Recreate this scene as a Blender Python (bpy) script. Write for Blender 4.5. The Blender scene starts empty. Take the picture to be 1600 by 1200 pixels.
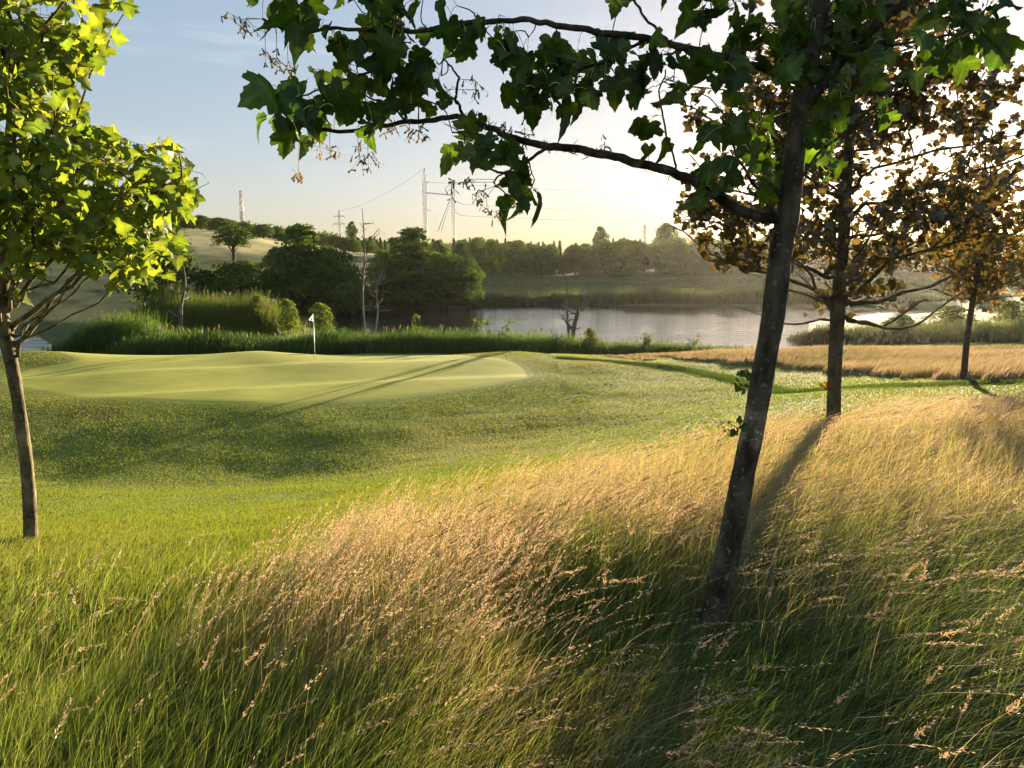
import bpy, math, random
import numpy as np
from mathutils import Vector, Matrix
# ------------------------------------------------------------------ camera, world, sun
sc = bpy.context.scene
R = math.radians
EYE = 6.5                      # eye height above the pond (z = 0)
F = 1202.0                     # focal length in photo pixels (1600 wide)
PITCH = math.atan(200 / F)
cd = bpy.data.cameras.new('camera'); cam = bpy.data.objects.new('camera', cd)
sc.collection.objects.link(cam); sc.camera = cam
cd.sensor_width = 36; cd.lens = 36 * F / 1600; cd.clip_start = 0.05; cd.clip_end = 5000
cam.location = (0, 0, EYE); cam.rotation_euler = (math.pi / 2 - PITCH, 0, 0)

def ray(px, py):
    xc = (px - 800) / F; yc = (600 - py) / F
    return Vector((xc, math.cos(PITCH) + yc * math.sin(PITCH), -math.sin(PITCH) + yc * math.cos(PITCH)))
def P(px, py, d):
    r = ray(px, py); k = d / r.y
    return np.array((r.x * k, d, EYE + r.z * k))
def P0(px, py, z=0.0):
    r = ray(px, py); k = (z - EYE) / r.z
    return np.array((r.x * k, r.y * k, z))
def proj(x, y, z):
    cy, sy = math.cos(PITCH), math.sin(PITCH)
    dz = z - EYE
    f = np.maximum(y * cy - dz * sy, 1e-3); u = y * sy + dz * cy
    return 800 + F * x / f, 600 - F * u / f

SUN = ray(1405, 250).normalized()
SUN_EL = math.asin(SUN.z); SUN_AZ = math.atan2(SUN.x, SUN.y)
ld = bpy.data.lights.new('sun', 'SUN'); sun = bpy.data.objects.new('sun', ld); sc.collection.objects.link(sun)
ld.energy = 4.6; ld.angle = R(0.6); ld.color = (1.0, 0.80, 0.56)
sun.rotation_euler = Vector((SUN.x, SUN.y, SUN.z)).to_track_quat('Z', 'Y').to_euler(); sun.location = (20, 40, 40)

w = bpy.data.worlds.new('World'); sc.world = w; w.use_nodes = True
nt = w.node_tree; nt.nodes.clear()
out = nt.nodes.new('ShaderNodeOutputWorld'); bg = nt.nodes.new('ShaderNodeBackground'); sky = nt.nodes.new('ShaderNodeTexSky')
sky.sky_type = 'NISHITA'; sky.sun_disc = False; sky.sun_elevation = SUN_EL; sky.sun_rotation = SUN_AZ
sky.altitude = 0; sky.air_density = 1.0; sky.dust_density = .7; sky.ozone_density = 2.5
bg.inputs[1].default_value = 0.05
# thin fair weather clouds
tc = nt.nodes.new('ShaderNodeTexCoord'); mp = nt.nodes.new('ShaderNodeMapping'); mp.inputs['Scale'].default_value = (3.0, 3.0, 26.0)
nz = nt.nodes.new('ShaderNodeTexNoise'); nz.inputs['Scale'].default_value = 1.7; nz.inputs['Detail'].default_value = 7
cr = nt.nodes.new('ShaderNodeMapRange'); cr.inputs[1].default_value = 0.60; cr.inputs[2].default_value = 0.82; cr.inputs[3].default_value = 0; cr.inputs[4].default_value = 0.35
mx = nt.nodes.new('ShaderNodeMix'); mx.data_type = 'RGBA'; mx.blend_type = 'ADD'
nt.links.new(tc.outputs['Generated'], mp.inputs[0]); nt.links.new(mp.outputs[0], nz.inputs['Vector'])
nt.links.new(nz.outputs[0], cr.inputs[0]); nt.links.new(cr.outputs[0], mx.inputs[0])
gm = nt.nodes.new('ShaderNodeGamma'); gm.inputs[1].default_value = .32; hs = nt.nodes.new('ShaderNodeHueSaturation'); hs.inputs['Saturation'].default_value = 1.5; hs.inputs['Value'].default_value = 1.6
nt.links.new(sky.outputs[0], gm.inputs[0]); nt.links.new(gm.outputs[0], hs.inputs['Color'])
wb = nt.nodes.new('ShaderNodeVectorMath'); wb.operation = 'MULTIPLY'; wb.inputs[1].default_value = (1.0, .99, 1.06); nt.links.new(hs.outputs[0], wb.inputs[0])
nt.links.new(wb.outputs[0], mx.inputs[6]); mx.inputs[7].default_value = (1.6, 1.45, 1.35, 1)
nt.links.new(mx.outputs[2], bg.inputs[0]); nt.links.new(bg.outputs[0], out.inputs[0])

sc.view_settings.view_transform = 'Standard'; sc.view_settings.look = 'None'
sc.view_settings.exposure = 2.5; sc.view_settings.gamma = 1.0; sc.view_settings.use_curve_mapping = False
sc.cycles.max_bounces = 7; sc.cycles.diffuse_bounces = 4; sc.cycles.transmission_bounces = 5; sc.cycles.glossy_bounces = 2
sc.cycles.volume_bounces = 0; sc.cycles.use_denoising = True; sc.cycles.sample_clamp_indirect = 4.0
sc.cycles.caustics_reflective = False; sc.cycles.caustics_refractive = False

rng = np.random.default_rng(7); random.seed(7)
# ------------------------------------------------------------------ helpers
def nrm(a): return a / np.maximum(np.linalg.norm(a, axis=-1, keepdims=True), 1e-9)
_perm = np.random.default_rng(3).random((256, 256))
def vnoise(x, y):
    xi = np.floor(x).astype(int); yi = np.floor(y).astype(int); fx = x - xi; fy = y - yi
    fx = fx * fx * (3 - 2 * fx); fy = fy * fy * (3 - 2 * fy)
    a = _perm[xi % 256, yi % 256]; b = _perm[(xi + 1) % 256, yi % 256]; c = _perm[xi % 256, (yi + 1) % 256]; d = _perm[(xi + 1) % 256, (yi + 1) % 256]
    return (a * (1 - fx) + b * fx) * (1 - fy) + (c * (1 - fx) + d * fx) * fy
def fbm(x, y, o=4):
    s = 0; a = 0.5; t = 0
    for i in range(o):
        s = s + a * vnoise(x + i * 17.3, y + i * 9.1); t += a; a *= 0.5; x = x * 2.03; y = y * 2.03
    return s / t
def sstep(a, b, x):
    t = np.clip((x - a) / (b - a), 0, 1); return t * t * (3 - 2 * t)

def mesh(name, V, T, C=None, smooth=False):
    V = np.asarray(V, np.float32).reshape(-1, 3); T = np.asarray(T, np.int32).reshape(-1, 3)
    me = bpy.data.meshes.new(name)
    me.vertices.add(len(V)); me.vertices.foreach_set('co', V.ravel())
    me.loops.add(T.size); me.loops.foreach_set('vertex_index', T.ravel())
    me.polygons.add(len(T)); me.polygons.foreach_set('loop_start', np.arange(0, T.size, 3, dtype=np.int32))
    if smooth: me.polygons.foreach_set('use_smooth', np.ones(len(T), bool))
    if C is not None:
        C = np.asarray(C, np.float32).reshape(-1, 3)
        a = me.color_attributes.new('col', 'FLOAT_COLOR', 'POINT')
        a.data.foreach_set('color', np.concatenate([C, np.ones((len(C), 1), np.float32)], 1).ravel())
    me.update(calc_edges=True)
    return me
def link(name, me, mat=None, parent=None):
    o = bpy.data.objects.new(name, me); sc.collection.objects.link(o)
    if mat and me: me.materials.append(mat) if not me.materials else None
    if parent: o.parent = parent
    return o
def tag(o, label=None, cat=None, group=None, kind=None):
    if label: o['label'] = label
    if cat: o['category'] = cat
    if group: o['group'] = group
    if kind: o['kind'] = kind
    return o
def empty(name, loc, label, cat, group=None):
    o = bpy.data.objects.new(name, None); sc.collection.objects.link(o); o.location = [float(c) for c in loc]; o.empty_display_size = 0.2
    return tag(o, label, cat, group)

class Acc:
    def __init__(s): s.V = []; s.T = []; s.C = []; s.n = 0
    def add(s, V, T, C):
        V = np.asarray(V, float).reshape(-1, 3); T = np.asarray(T, int).reshape(-1, 3)
        C = np.broadcast_to(np.asarray(C, float), V.shape)
        s.V.append(V); s.T.append(T + s.n); s.C.append(C); s.n += len(V)
    def obj(s, name, mat, parent=None, origin=(0, 0, 0), smooth=False):
        if not s.V: return None
        return link(name, mesh(name, np.concatenate(s.V) - np.array(origin), np.concatenate(s.T), np.concatenate(s.C), smooth), mat, parent)
    def tube(s, pts, rad, sides=6, col=(.1, .08, .06), wob=0.0, cap=True):
        pts = np.asarray(pts, float); n = len(pts); rad = np.broadcast_to(np.asarray(rad, float), (n,))
        d = nrm(np.gradient(pts, axis=0)); up = np.array((0, 0, 1.0)) if abs(d[:, 2]).mean() < .8 else np.array((0, 1.0, 0))
        a = nrm(np.cross(d, up)); b = np.cross(d, a)
        ang = np.linspace(0, 2 * math.pi, sides, endpoint=False)
        rr = rad[:, None] * (1 + wob * (rng.random((n, sides)) - .5)) if wob else np.repeat(rad[:, None], sides, 1)
        V = pts[:, None] + rr[..., None] * (np.cos(ang)[None, :, None] * a[:, None] + np.sin(ang)[None, :, None] * b[:, None])
        i = np.arange(n - 1)[:, None] * sides; j = np.arange(sides)[None]; k = (j + 1) % sides
        A = i + j; B = i + k; Cc = i + sides + k; D = i + sides + j
        T = np.concatenate([np.stack([A, D, Cc], -1).reshape(-1, 3), np.stack([A, Cc, B], -1).reshape(-1, 3)])
        if cap:
            T = np.concatenate([T, [[(n - 1) * sides, (n - 1) * sides + q + 1, (n - 1) * sides + q] for q in range(1, sides - 1)]])
        s.add(V, T, col)
    def box(s, p, q, t, col=(.2, .2, .2)): s.tube([p, q], t, 4, col)

def spline(pts, n):
    pts = np.asarray(pts, float); m = len(pts)
    p = np.concatenate([[2 * pts[0] - pts[1]], pts, [2 * pts[-1] - pts[-2]]])
    t = np.linspace(0, m - 1, n); i = np.minimum(t.astype(int), m - 2); f = (t - i)[:, None]
    a, b, c, d = p[i], p[i + 1], p[i + 2], p[i + 3]
    return .5 * (2 * b + (c - a) * f + (2 * a - 5 * b + 4 * c - d) * f ** 2 + (3 * b - a - 3 * c + d) * f ** 3)

# ------------------------------------------------------------------ materials
def newmat(name):
    m = bpy.data.materials.new(name); m.use_nodes = True; t = m.node_tree; t.nodes.clear()
    return m, t, t.nodes.new('ShaderNodeOutputMaterial')
def N(t, ty, **kw):
    n = t.nodes.new(ty)
    for k, v in kw.items():
        if hasattr(n, k): setattr(n, k, v)
        else: n.inputs[k.replace('_', ' ')].default_value = v
    return n
def noise_node(t, scale, detail=4, coord='Object', stretch=None):
    tc = N(t, 'ShaderNodeTexCoord'); nz = N(t, 'ShaderNodeTexNoise'); nz.inputs['Scale'].default_value = scale; nz.inputs['Detail'].default_value = detail
    if stretch:
        mp = N(t, 'ShaderNodeMapping'); mp.inputs['Scale'].default_value = stretch
        t.links.new(tc.outputs[coord], mp.inputs[0]); t.links.new(mp.outputs[0], nz.inputs['Vector'])
    else: t.links.new(tc.outputs[coord], nz.inputs['Vector'])
    return nz
def mulcol(t, src, fac, lo, hi):
    mr = N(t, 'ShaderNodeMapRange'); mr.inputs[1].default_value = .3; mr.inputs[2].default_value = .7; mr.inputs[3].default_value = lo; mr.inputs[4].default_value = hi
    t.links.new(fac, mr.inputs[0]); v = N(t, 'ShaderNodeVectorMath', operation='SCALE'); t.links.new(src, v.inputs[0]); t.links.new(mr.outputs[0], v.inputs['Scale'])
    return v.outputs[0]
def leafmat(name, trans=0.45, tint=(1.35, 1.25, .5), gloss=0.06, rough=.45, nscale=0):
    m, t, o = newmat(name)
    at = N(t, 'ShaderNodeAttribute', attribute_name='col'); src = at.outputs['Color']
    if nscale:
        nz = noise_node(t, nscale, 3); src = mulcol(t, src, nz.outputs[0], .75, 1.25)
    df = N(t, 'ShaderNodeBsdfDiffuse'); tr = N(t, 'ShaderNodeBsdfTranslucent'); gl = N(t, 'ShaderNodeBsdfGlossy'); gl.inputs['Roughness'].default_value = rough
    gl.inputs['Color'].default_value = (.9, .9, .9, 1)
    tv = N(t, 'ShaderNodeVectorMath', operation='MULTIPLY'); tv.inputs[1].default_value = tint
    t.links.new(src, df.inputs[0]); t.links.new(src, tv.inputs[0]); t.links.new(tv.outputs[0], tr.inputs[0])
    m1 = N(t, 'ShaderNodeMixShader'); m1.inputs[0].default_value = trans; m2 = N(t, 'ShaderNodeMixShader'); m2.inputs[0].default_value = gloss
    t.links.new(df.outputs[0], m1.inputs[1]); t.links.new(tr.outputs[0], m1.inputs[2])
    t.links.new(m1.outputs[0], m2.inputs[1]); t.links.new(gl.outputs[0], m2.inputs[2]); t.links.new(m2.outputs[0], o.inputs[0])
    return m
def barkmat(name, c1, c2, scale=14):
    m, t, o = newmat(name)
    b = N(t, 'ShaderNodeBsdfPrincipled'); b.inputs['Roughness'].default_value = .9; b.inputs['Specular IOR Level'].default_value = .2
    at = N(t, 'ShaderNodeAttribute', attribute_name='col')
    n1 = noise_node(t, scale, 7, stretch=(1, 1, .45)); n2 = noise_node(t, scale * 3.1, 5)
    r = N(t, 'ShaderNodeValToRGB'); r.color_ramp.elements[0].position = .36; r.color_ramp.elements[1].position = .66
    r.color_ramp.elements[0].color = (*c1, 1); r.color_ramp.elements[1].color = (*c2, 1)
    t.links.new(n1.outputs[0], r.inputs[0])
    # pale lichen flecks
    mr = N(t, 'ShaderNodeMapRange'); mr.inputs[1].default_value = .60; mr.inputs[2].default_value = .66; mr.inputs[3].default_value = 0; mr.inputs[4].default_value = .6
    t.links.new(n2.outputs[0], mr.inputs[0])
    mx = N(t, 'ShaderNodeMix', data_type='RGBA'); mx.inputs[7].default_value = (.24, .235, .165, 1)
    t.links.new(mr.outputs[0], mx.inputs[0]); t.links.new(r.outputs[0], mx.inputs[6])
    mu = N(t, 'ShaderNodeMix', data_type='RGBA', blend_type='MULTIPLY'); mu.inputs[0].default_value = 1
    t.links.new(mx.outputs[2], mu.inputs[6]); t.links.new(at.outputs['Color'], mu.inputs[7])
    t.links.new(mu.outputs[2], b.inputs['Base Color'])
    bp = N(t, 'ShaderNodeBump'); bp.inputs['Strength'].default_value = .9; bp.inputs['Distance'].default_value = .02
    t.links.new(n1.outputs[0], bp.inputs['Height']); t.links.new(bp.outputs[0], b.inputs['Normal']); t.links.new(b.outputs[0], o.inputs[0])
    return m
def flat(name, col, rough=.6, metal=0.0, attr=False):
    m, t, o = newmat(name); b = N(t, 'ShaderNodeBsdfPrincipled'); b.inputs['Roughness'].default_value = rough; b.inputs['Metallic'].default_value = metal
    nz = noise_node(t, 9, 3)
    if attr:
        at = N(t, 'ShaderNodeAttribute', attribute_name='col'); src = at.outputs['Color']
    else:
        c = N(t, 'ShaderNodeRGB'); c.outputs[0].default_value = (*col, 1); src = c.outputs[0]
    t.links.new(mulcol(t, src, nz.outputs[0], .85, 1.12), b.inputs['Base Color']); t.links.new(b.outputs[0], o.inputs[0])
    return m
def groundmat(name, bump=.5, scale=9.0, stretch=None, lo=.72, hi=1.3, dist=.05):
    m, t, o = newmat(name)
    b = N(t, 'ShaderNodeBsdfPrincipled'); b.inputs['Roughness'].default_value = .95; b.inputs['Specular IOR Level'].default_value = .1
    at = N(t, 'ShaderNodeAttribute', attribute_name='col')
    n1 = noise_node(t, scale, 8, stretch=stretch); n2 = noise_node(t, .45, 5)
    s = mulcol(t, at.outputs['Color'], n1.outputs[0], lo, hi); s = mulcol(t, s, n2.outputs[0], .85, 1.15)
    t.links.new(s, b.inputs['Base Color'])
    bp = N(t, 'ShaderNodeBump'); bp.inputs['Strength'].default_value = bump; bp.inputs['Distance'].default_value = dist
    t.links.new(n1.outputs[0], bp.inputs['Height']); t.links.new(bp.outputs[0], b.inputs['Normal']); t.links.new(b.outputs[0], o.inputs[0])
    return m
M_ground = groundmat('turf soil', .6, 14.0)
M_green = groundmat('mown green', .3, 6.0, stretch=(.22, 1.3, 1), lo=.86, hi=1.12, dist=.008)
M_fringe = groundmat('fringe turf', .4, 25.0, lo=.8, hi=1.2, dist=.02)
M_grass = leafmat('grass blades', .5, (1.25, 1.2, .7), .035, .45)
M_seed = leafmat('seed heads', .4, (1.2, 1.0, .8), .05, .5)
M_reed = leafmat('reed leaves', .4, (1.2, 1.2, .7), .015, .5)
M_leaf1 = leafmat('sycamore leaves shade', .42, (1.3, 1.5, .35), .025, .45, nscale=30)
M_leaf2 = leafmat('brown maple leaves', .35, (1.35, 1.05, .5), .05, .4)
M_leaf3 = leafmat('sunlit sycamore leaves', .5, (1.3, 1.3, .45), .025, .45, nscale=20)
M_far = leafmat('tree foliage', .34, (1.25, 1.25, .6), .01, .6)
M_bark1 = barkmat('dark sycamore bark', (.028, .019, .011), (.135, .105, .068), 15)
M_bark2 = barkmat('brown bark', (.05, .038, .026), (.13, .10, .07), 13)
M_bark3 = barkmat('sunlit bark', (.05, .038, .02), (.22, .175, .09), 15)
M_dead = barkmat('dead grey wood', (.07, .06, .05), (.20, .18, .15), 3)
M_steel = flat('galvanised steel', (.42, .42, .42), .5, .3)
M_wire = flat('power cable', (.10, .10, .10), .6)
# water
M_water, t, o = newmat('pond water')
b = N(t, 'ShaderNodeBsdfPrincipled'); b.inputs['Base Color'].default_value = (.018, .024, .022, 1); b.inputs['Roughness'].default_value = .06; b.inputs['IOR'].default_value = 1.75
n1 = noise_node(t, .9, 6, stretch=(.4, 1.5, 1)); n2 = noise_node(t, .07, 3)
mr = N(t, 'ShaderNodeMapRange'); mr.inputs[1].default_value = .4; mr.inputs[2].default_value = .6; mr.inputs[3].default_value = .35; mr.inputs[4].default_value = 1.0
t.links.new(n2.outputs[0], mr.inputs[0])
bp = N(t, 'ShaderNodeBump'); bp.inputs['Distance'].default_value = .09
t.links.new(mr.outputs[0], bp.inputs['Strength']); t.links.new(n1.outputs[0], bp.inputs['Height']); t.links.new(bp.outputs[0], b.inputs['Normal']); t.links.new(b.outputs[0], o.inputs[0])

# ------------------------------------------------------------------ terrain
# rows: photo column -> (distance, height above pond)
COL = {
 -500: [(3, 4.7), (6, 4.0), (9, 3.1), (12, 2.4), (15, 1.9), (20, 1.4), (25, 1.5), (34, 1.5), (42, 1.48), (48, .5), (68, .6), (85, 2.0), (110, 5.5), (140, 10), (170, 15), (250, 17), (600, 17)],
 48:   [(3, 4.72), (6, 4.23), (9, 3.3), (12, 2.5), (15, 1.75), (18, 1.15), (21, 1.3), (25, 1.5), (34, 1.52), (41, 1.5), (45, .5), (68, .5), (85, 1.6), (110, 4.7), (140, 8.3), (170, 14.3), (250, 16), (600, 16)],
 400:  [(3, 4.82), (6, 4.28), (9, 3.42), (12, 2.6), (15, 1.85), (18, 1.2), (21, 1.3), (25, 1.52), (34, 1.48), (41, 1.46), (44.5, .6), (50, .35), (68, .6), (85, 1.2), (110, 3.2), (140, 6.2), (170, 10.2), (250, 12), (600, 12)],
 800:  [(3, 4.9), (6, 4.5), (9, 3.85), (12, 3.1), (15, 2.45), (18, 1.9), (21, 1.62), (25, 1.55), (34, 1.57), (39, 1.6), (41, 1.45), (44, .7), (50, .4), (105, .5), (160, 2.5), (220, 3.2), (300, 3.5), (600, 4)],
 1100: [(3, 4.92), (6, 4.62), (9, 4.15), (12, 3.5), (16, 2.85), (20, 2.4), (28, 1.88), (36, 1.62), (41, 1.3), (46, .5), (105, .5), (160, 2.5), (220, 4.2), (300, 5), (600, 5)],
 1300: [(3, 4.94), (6, 4.68), (9.5, 4.22), (13, 3.7), (18, 3.1), (25, 2.4), (33, 1.9), (40, 1.6), (46, .6), (56, .3), (105, .5), (160, 2.6), (220, 4.5), (300, 6), (600, 6)],
 1600: [(3, 4.98), (6, 4.78), (11, 4.2), (15, 3.85), (20, 3.48), (28, 2.6), (38, 1.8), (46, 1.0), (60, .8), (105, 1.6), (160, 4), (220, 6.5), (300, 8), (600, 8)],
 2200: [(3, 5.1), (6, 5.0), (11, 4.7), (20, 3.9), (38, 2.3), (60, 1.3), (105, 3), (160, 6), (300, 11), (600, 11)],
}
cp = []; cz = []
for px, rows in COL.items():
    for d, z in rows:
        cp.append(((px - 800) / F * 1.4, math.log(d))); cz.append(z)
for px in COL:
    for d in (1.0, .3): cp.append(((px - 800) / F * 1.4, math.log(d))); cz.append(4.9)
cp = np.array(cp); cz = np.array(cz)
def tps(r2): return np.where(r2 > 1e-12, .5 * r2 * np.log(np.maximum(r2, 1e-12)), 0)
n = len(cp); K = tps(((cp[:, None] - cp[None]) ** 2).sum(-1)) + np.eye(n) * 1e-4; Q = np.c_[np.ones(n), cp]
W = np.linalg.solve(np.block([[K, Q], [Q.T, np.zeros((3, 3))]]), np.r_[cz, 0, 0, 0])
def h_rbf(x, y):
    sh = np.shape(x); x = np.ravel(x); y = np.ravel(y)
    yy = np.maximum(y, .3); yy = np.where(y < np.abs(x) * .55, np.maximum(np.abs(x) * .55, .3), yy)
    tx = np.clip(x / yy, -1.1, 1.2) * 1.4; ly = np.log(np.clip(yy, .3, 620))
    o = np.empty(len(x))
    for s in range(0, len(x), 20000):
        q = np.c_[tx[s:s + 20000], ly[s:s + 20000]]
        o[s:s + 20000] = tps(((q[:, None] - cp[None]) ** 2).sum(-1)) @ W[:n] + W[n] + q @ W[n + 1:]
    return o.reshape(sh)
# pond outlines on the water plane (traced, then laid out in metres)
POND = [[P0(*p)[:2] for p in pts] for pts in (
    [(500, 497), (540, 528), (640, 546), (900, 556), (1150, 560), (1330, 562), (1345, 548), (1275, 538), (1262, 520), (1266, 500), (1330, 494), (1430, 491), (1450, 487), (1400, 482.5), (1200, 480), (1000, 479), (850, 477), (745, 479), (720, 482), (640, 484), (540, 484), (480, 488)],
    [(-500, 575), (-100, 558), (97, 551), (78, 538), (60, 526), (20, 521), (-100, 519), (-500, 517)])]
def sdist(x, y):
    sh = np.shape(x); x = np.ravel(x); y = np.ravel(y); best = np.full(len(x), 1e9)
    for poly in POND:
        a = np.array(poly); b = np.roll(a, -1, 0); d = np.full(len(x), 1e9); ins = np.zeros(len(x), bool)
        for (ax, ay), (bx, by) in zip(a, b):
            ex, ey = bx - ax, by - ay; t = np.clip(((x - ax) * ex + (y - ay) * ey) / (ex * ex + ey * ey), 0, 1)
            d = np.minimum(d, np.hypot(x - ax - t * ex, y - ay - t * ey))
            ins ^= ((ay > y) != (by > y)) & (x < (bx - ax) * (y - ay) / (by - ay + 1e-12) + ax)
        best = np.minimum(best, np.where(ins, -d, d))
    return best.reshape(sh)
RIDGE = [[(35, 598), (250, 583), (500, 572), (700, 567), (760, 563)], [(110, 629), (300, 617), (520, 605), (700, 598), (835, 592)]]
def gpt(px, py):      # ground point under a photo pixel
    r = ray(px, py); ds = np.geomspace(2, 400, 500); x = r.x * ds / r.y; z = EYE + r.z * ds / r.y
    hh = h_rbf(x, ds); i = np.argmax(z < hh); return np.array((x[i], ds[i], hh[i]))
RW = [np.array([gpt(*p) for p in rr]) for rr in RIDGE]
def height(x, y):
    x = np.asarray(x, float); y = np.asarray(y, float)
    h = np.maximum(h_rbf(x, y), .25)
    r = np.hypot(x, y)
    # terraces of the green: each crest drops towards the sun
    for rw in RW:
        yl = np.interp(x, rw[:, 0], rw[:, 1]); e = sstep(rw[0, 0] - 4, rw[0, 0] + 1, x) * (1 - sstep(rw[-1, 0] - 1, rw[-1, 0] + 3, x))
        s = y - yl
        h = h + e * .07 * np.where(s < 0, np.exp(-(s / 3.2) ** 2), np.exp(-(s / .9) ** 2))
    h = h + (fbm(x * .35, y * .35, 3) - .5) * .16 * sstep(1, 6, r) * (1 - sstep(23, 27, y) * (1 - sstep(40, 46, y)) * (x < 2)) 
    h = h + (fbm(x * .03 + 5, y * .03, 4) - .5) * 3.0 * sstep(110, 170, r)
    s = sdist(x, y)
    return np.where(s > 0, .03 + (h - .03) * sstep(0, 5, s) , -np.minimum(1.2, -s * .35))
def hz1(x, y): return float(height(np.array([x]), np.array([y]))[0])

# green outline
GO = [(-12, 597), (40, 577), (110, 563), (200, 552), (300, 546.5), (400, 544.8), (500, 544.5), (600, 547), (680, 551), (760, 558), (812, 568), (832, 584), (826, 594), (780, 604), (700, 615), (600, 626), (500, 631.5), (400, 633), (280, 631), (150, 626), (60, 616), (8, 607)]
def gpx(px, py):
    d = np.geomspace(8, 60, 900); r = ray(px, py); x = r.x * d / r.y; z = EYE + r.z * d / r.y; hh = h_rbf(x, d)
    i = np.argmax(z < hh)
    if i == 0: i = np.argmin(abs(z - hh))
    return (x[i], d[i])
GW = np.array([gpx(*p) for p in GO]); GW[:, 1] = np.minimum(GW[:, 1], 41.5)
GC = GW.mean(0)
GWs = spline(np.vstack([GW, GW[:1]]), 200)[:-1]
def gdist(x, y):   # >0 outside, roughly metres
    ang = np.arctan2(GWs[:, 1] - GC[1], GWs[:, 0] - GC[0]); rr = np.hypot(GWs[:, 1] - GC[1], GWs[:, 0] - GC[0]); o = np.argsort(ang)
    a = np.arctan2(y - GC[1], x - GC[0])
    return np.hypot(x - GC[0], y - GC[1]) - np.interp(a, ang[o], rr[o], period=2 * math.pi)

TB = np.array([(-900, 1500), (-400, 1380), (0, 1230), (200, 1100), (400, 965), (560, 885), (700, 842), (870, 790), (1100, 728), (1300, 690), (1600, 652), (2000, 600), (3000, 500)], float)
FBL = np.array([(800, 552), (900, 556), (1050, 562), (1210, 572), (1330, 585), (1450, 592), (1590, 600), (2000, 612)], float)
def zones(x, y, z):
    px, py = proj(x, y, z); wob = (fbm(x * .8, y * .8, 3) - .5) * 60
    near = y < 14
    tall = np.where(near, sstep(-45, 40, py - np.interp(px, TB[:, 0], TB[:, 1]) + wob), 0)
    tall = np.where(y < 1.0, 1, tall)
    lo = np.interp(px, FBL[:, 0], FBL[:, 1])
    band = ((y > 18) & (y < 47) & (px > 950 + wob * 3) & (py < lo + wob * .22) & (sdist(x, y) > .5)).astype(float)
    pat = fbm(x * .9 + 3, y * .9, 3)
    dry = sstep(.34, .62, pat + .26 * (1 - sstep(820, 1000, py)) - .05)
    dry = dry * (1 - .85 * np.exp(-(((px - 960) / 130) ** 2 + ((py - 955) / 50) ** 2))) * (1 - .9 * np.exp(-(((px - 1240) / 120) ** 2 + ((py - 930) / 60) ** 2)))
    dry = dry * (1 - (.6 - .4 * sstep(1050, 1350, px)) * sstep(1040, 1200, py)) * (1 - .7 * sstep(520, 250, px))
    return tall, band, dry, px, py

GREENA = np.array((.105, .15, .022)); GREEND = np.array((.05, .085, .016)); TAN = np.array((.42, .29, .14)); STRAW = np.array((.30, .25, .095))
MEAD = np.array((.13, .155, .03))
def gcolor(x, y, z):
    tall, band, dry, px, py = zones(x, y, z)
    f = fbm(x * .5, y * .5, 4)[..., None]; f2 = fbm(x * .12 + 9, y * .12, 4)[..., None]
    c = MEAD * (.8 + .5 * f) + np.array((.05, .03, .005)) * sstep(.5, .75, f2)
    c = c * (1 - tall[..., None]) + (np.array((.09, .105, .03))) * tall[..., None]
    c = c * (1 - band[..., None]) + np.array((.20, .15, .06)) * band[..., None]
    fr_ = (1 - sstep(.9, 1.5, gdist(x, y)))[..., None]; c = c * (1 - fr_) + np.array((.15, .18, .025)) * fr_
    r = np.hypot(x, y)
    far = sstep(60, 75, r)[..., None]
    fc = np.array((.10, .115, .035)) * (.75 + .5 * fbm(x * .02, y * .05, 4)[..., None])
    hill = (sstep(6.3, 7.5, z) * (px < 700) * (r > 100))[..., None]
    fc = fc * (1 - hill) + np.array((.42, .36, .15)) * (.85 + .3 * f) * hill
    lush = (sstep(115, 145, r) * (px > 700))[..., None]
    fc = fc * (1 - lush * .3)
    c = c * (1 - far) + fc * far
    return c
an = np.unique(np.concatenate([np.arange(-180, -48, 4.0), np.arange(-48, 48, .28), np.arange(48, 181, 4.0)])); rad = np.concatenate([[.02], np.geomspace(.5, 620, 470)])
AA, RR = np.meshgrid(np.radians(an), rad); GX = np.sin(AA) * RR; GY = np.cos(AA) * RR; GZ = height(GX, GY)
na = len(an); i = np.arange(len(rad) - 1)[:, None] * na; j = np.arange(na - 1)[None]
A = i + j; B = A + 1; Cc = B + na; D = A + na
TT = np.concatenate([np.stack([A, B, Cc], -1).reshape(-1, 3), np.stack([A, Cc, D], -1).reshape(-1, 3)])
gz2 = GZ - .012 * sstep(.3, -.3, gdist(GX, GY)) * 0
go = link('ground', mesh('ground', np.stack([GX, GY, gz2], -1), TT[:, ::-1], gcolor(GX, GY, GZ), True), M_ground)
tag(go, 'rolling grassy golf course ground around the pond', 'ground', kind='structure')

def sheet(name, scale_in, scale_out, lift, mat, col, rings):
    ang = np.linspace(0, 1, len(GWs), endpoint=False); V = []; T = []
    for k in range(rings + 1):
        s = scale_in + (scale_out - scale_in) * k / rings
        d = GWs - GC; L = np.linalg.norm(d, axis=1, keepdims=True)
        p = GC + d * (min(s, 1)) + d / L * max(0, s - 1) * 10
        V.append(np.c_[p, height(p[:, 0], p[:, 1]) + lift * (1 - 1.6 * max(0, (s - .94) / .06))])
    m = len(GWs)
    for k in range(rings):
        j = np.arange(m); jn = (j + 1) % m; a = k * m + j; b = k * m + jn; c = (k + 1) * m + jn; d = (k + 1) * m + j
        T += [np.stack([a, d, c], -1), np.stack([a, c, b], -1)]
    V = np.concatenate(V); T = np.concatenate(T)
    if scale_in < .01: pass
    cc = col * (.94 + .14 * fbm(V[:, 0] * .25, V[:, 1] * .9, 4)[:, None])
    o = link(name, mesh(name, V, T[:, ::-1] if False else T, cc, True), mat); return o
g = sheet('putting_green', .004, 1.0, .012, M_green, np.array((.32, .325, .048)), 90)
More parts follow.
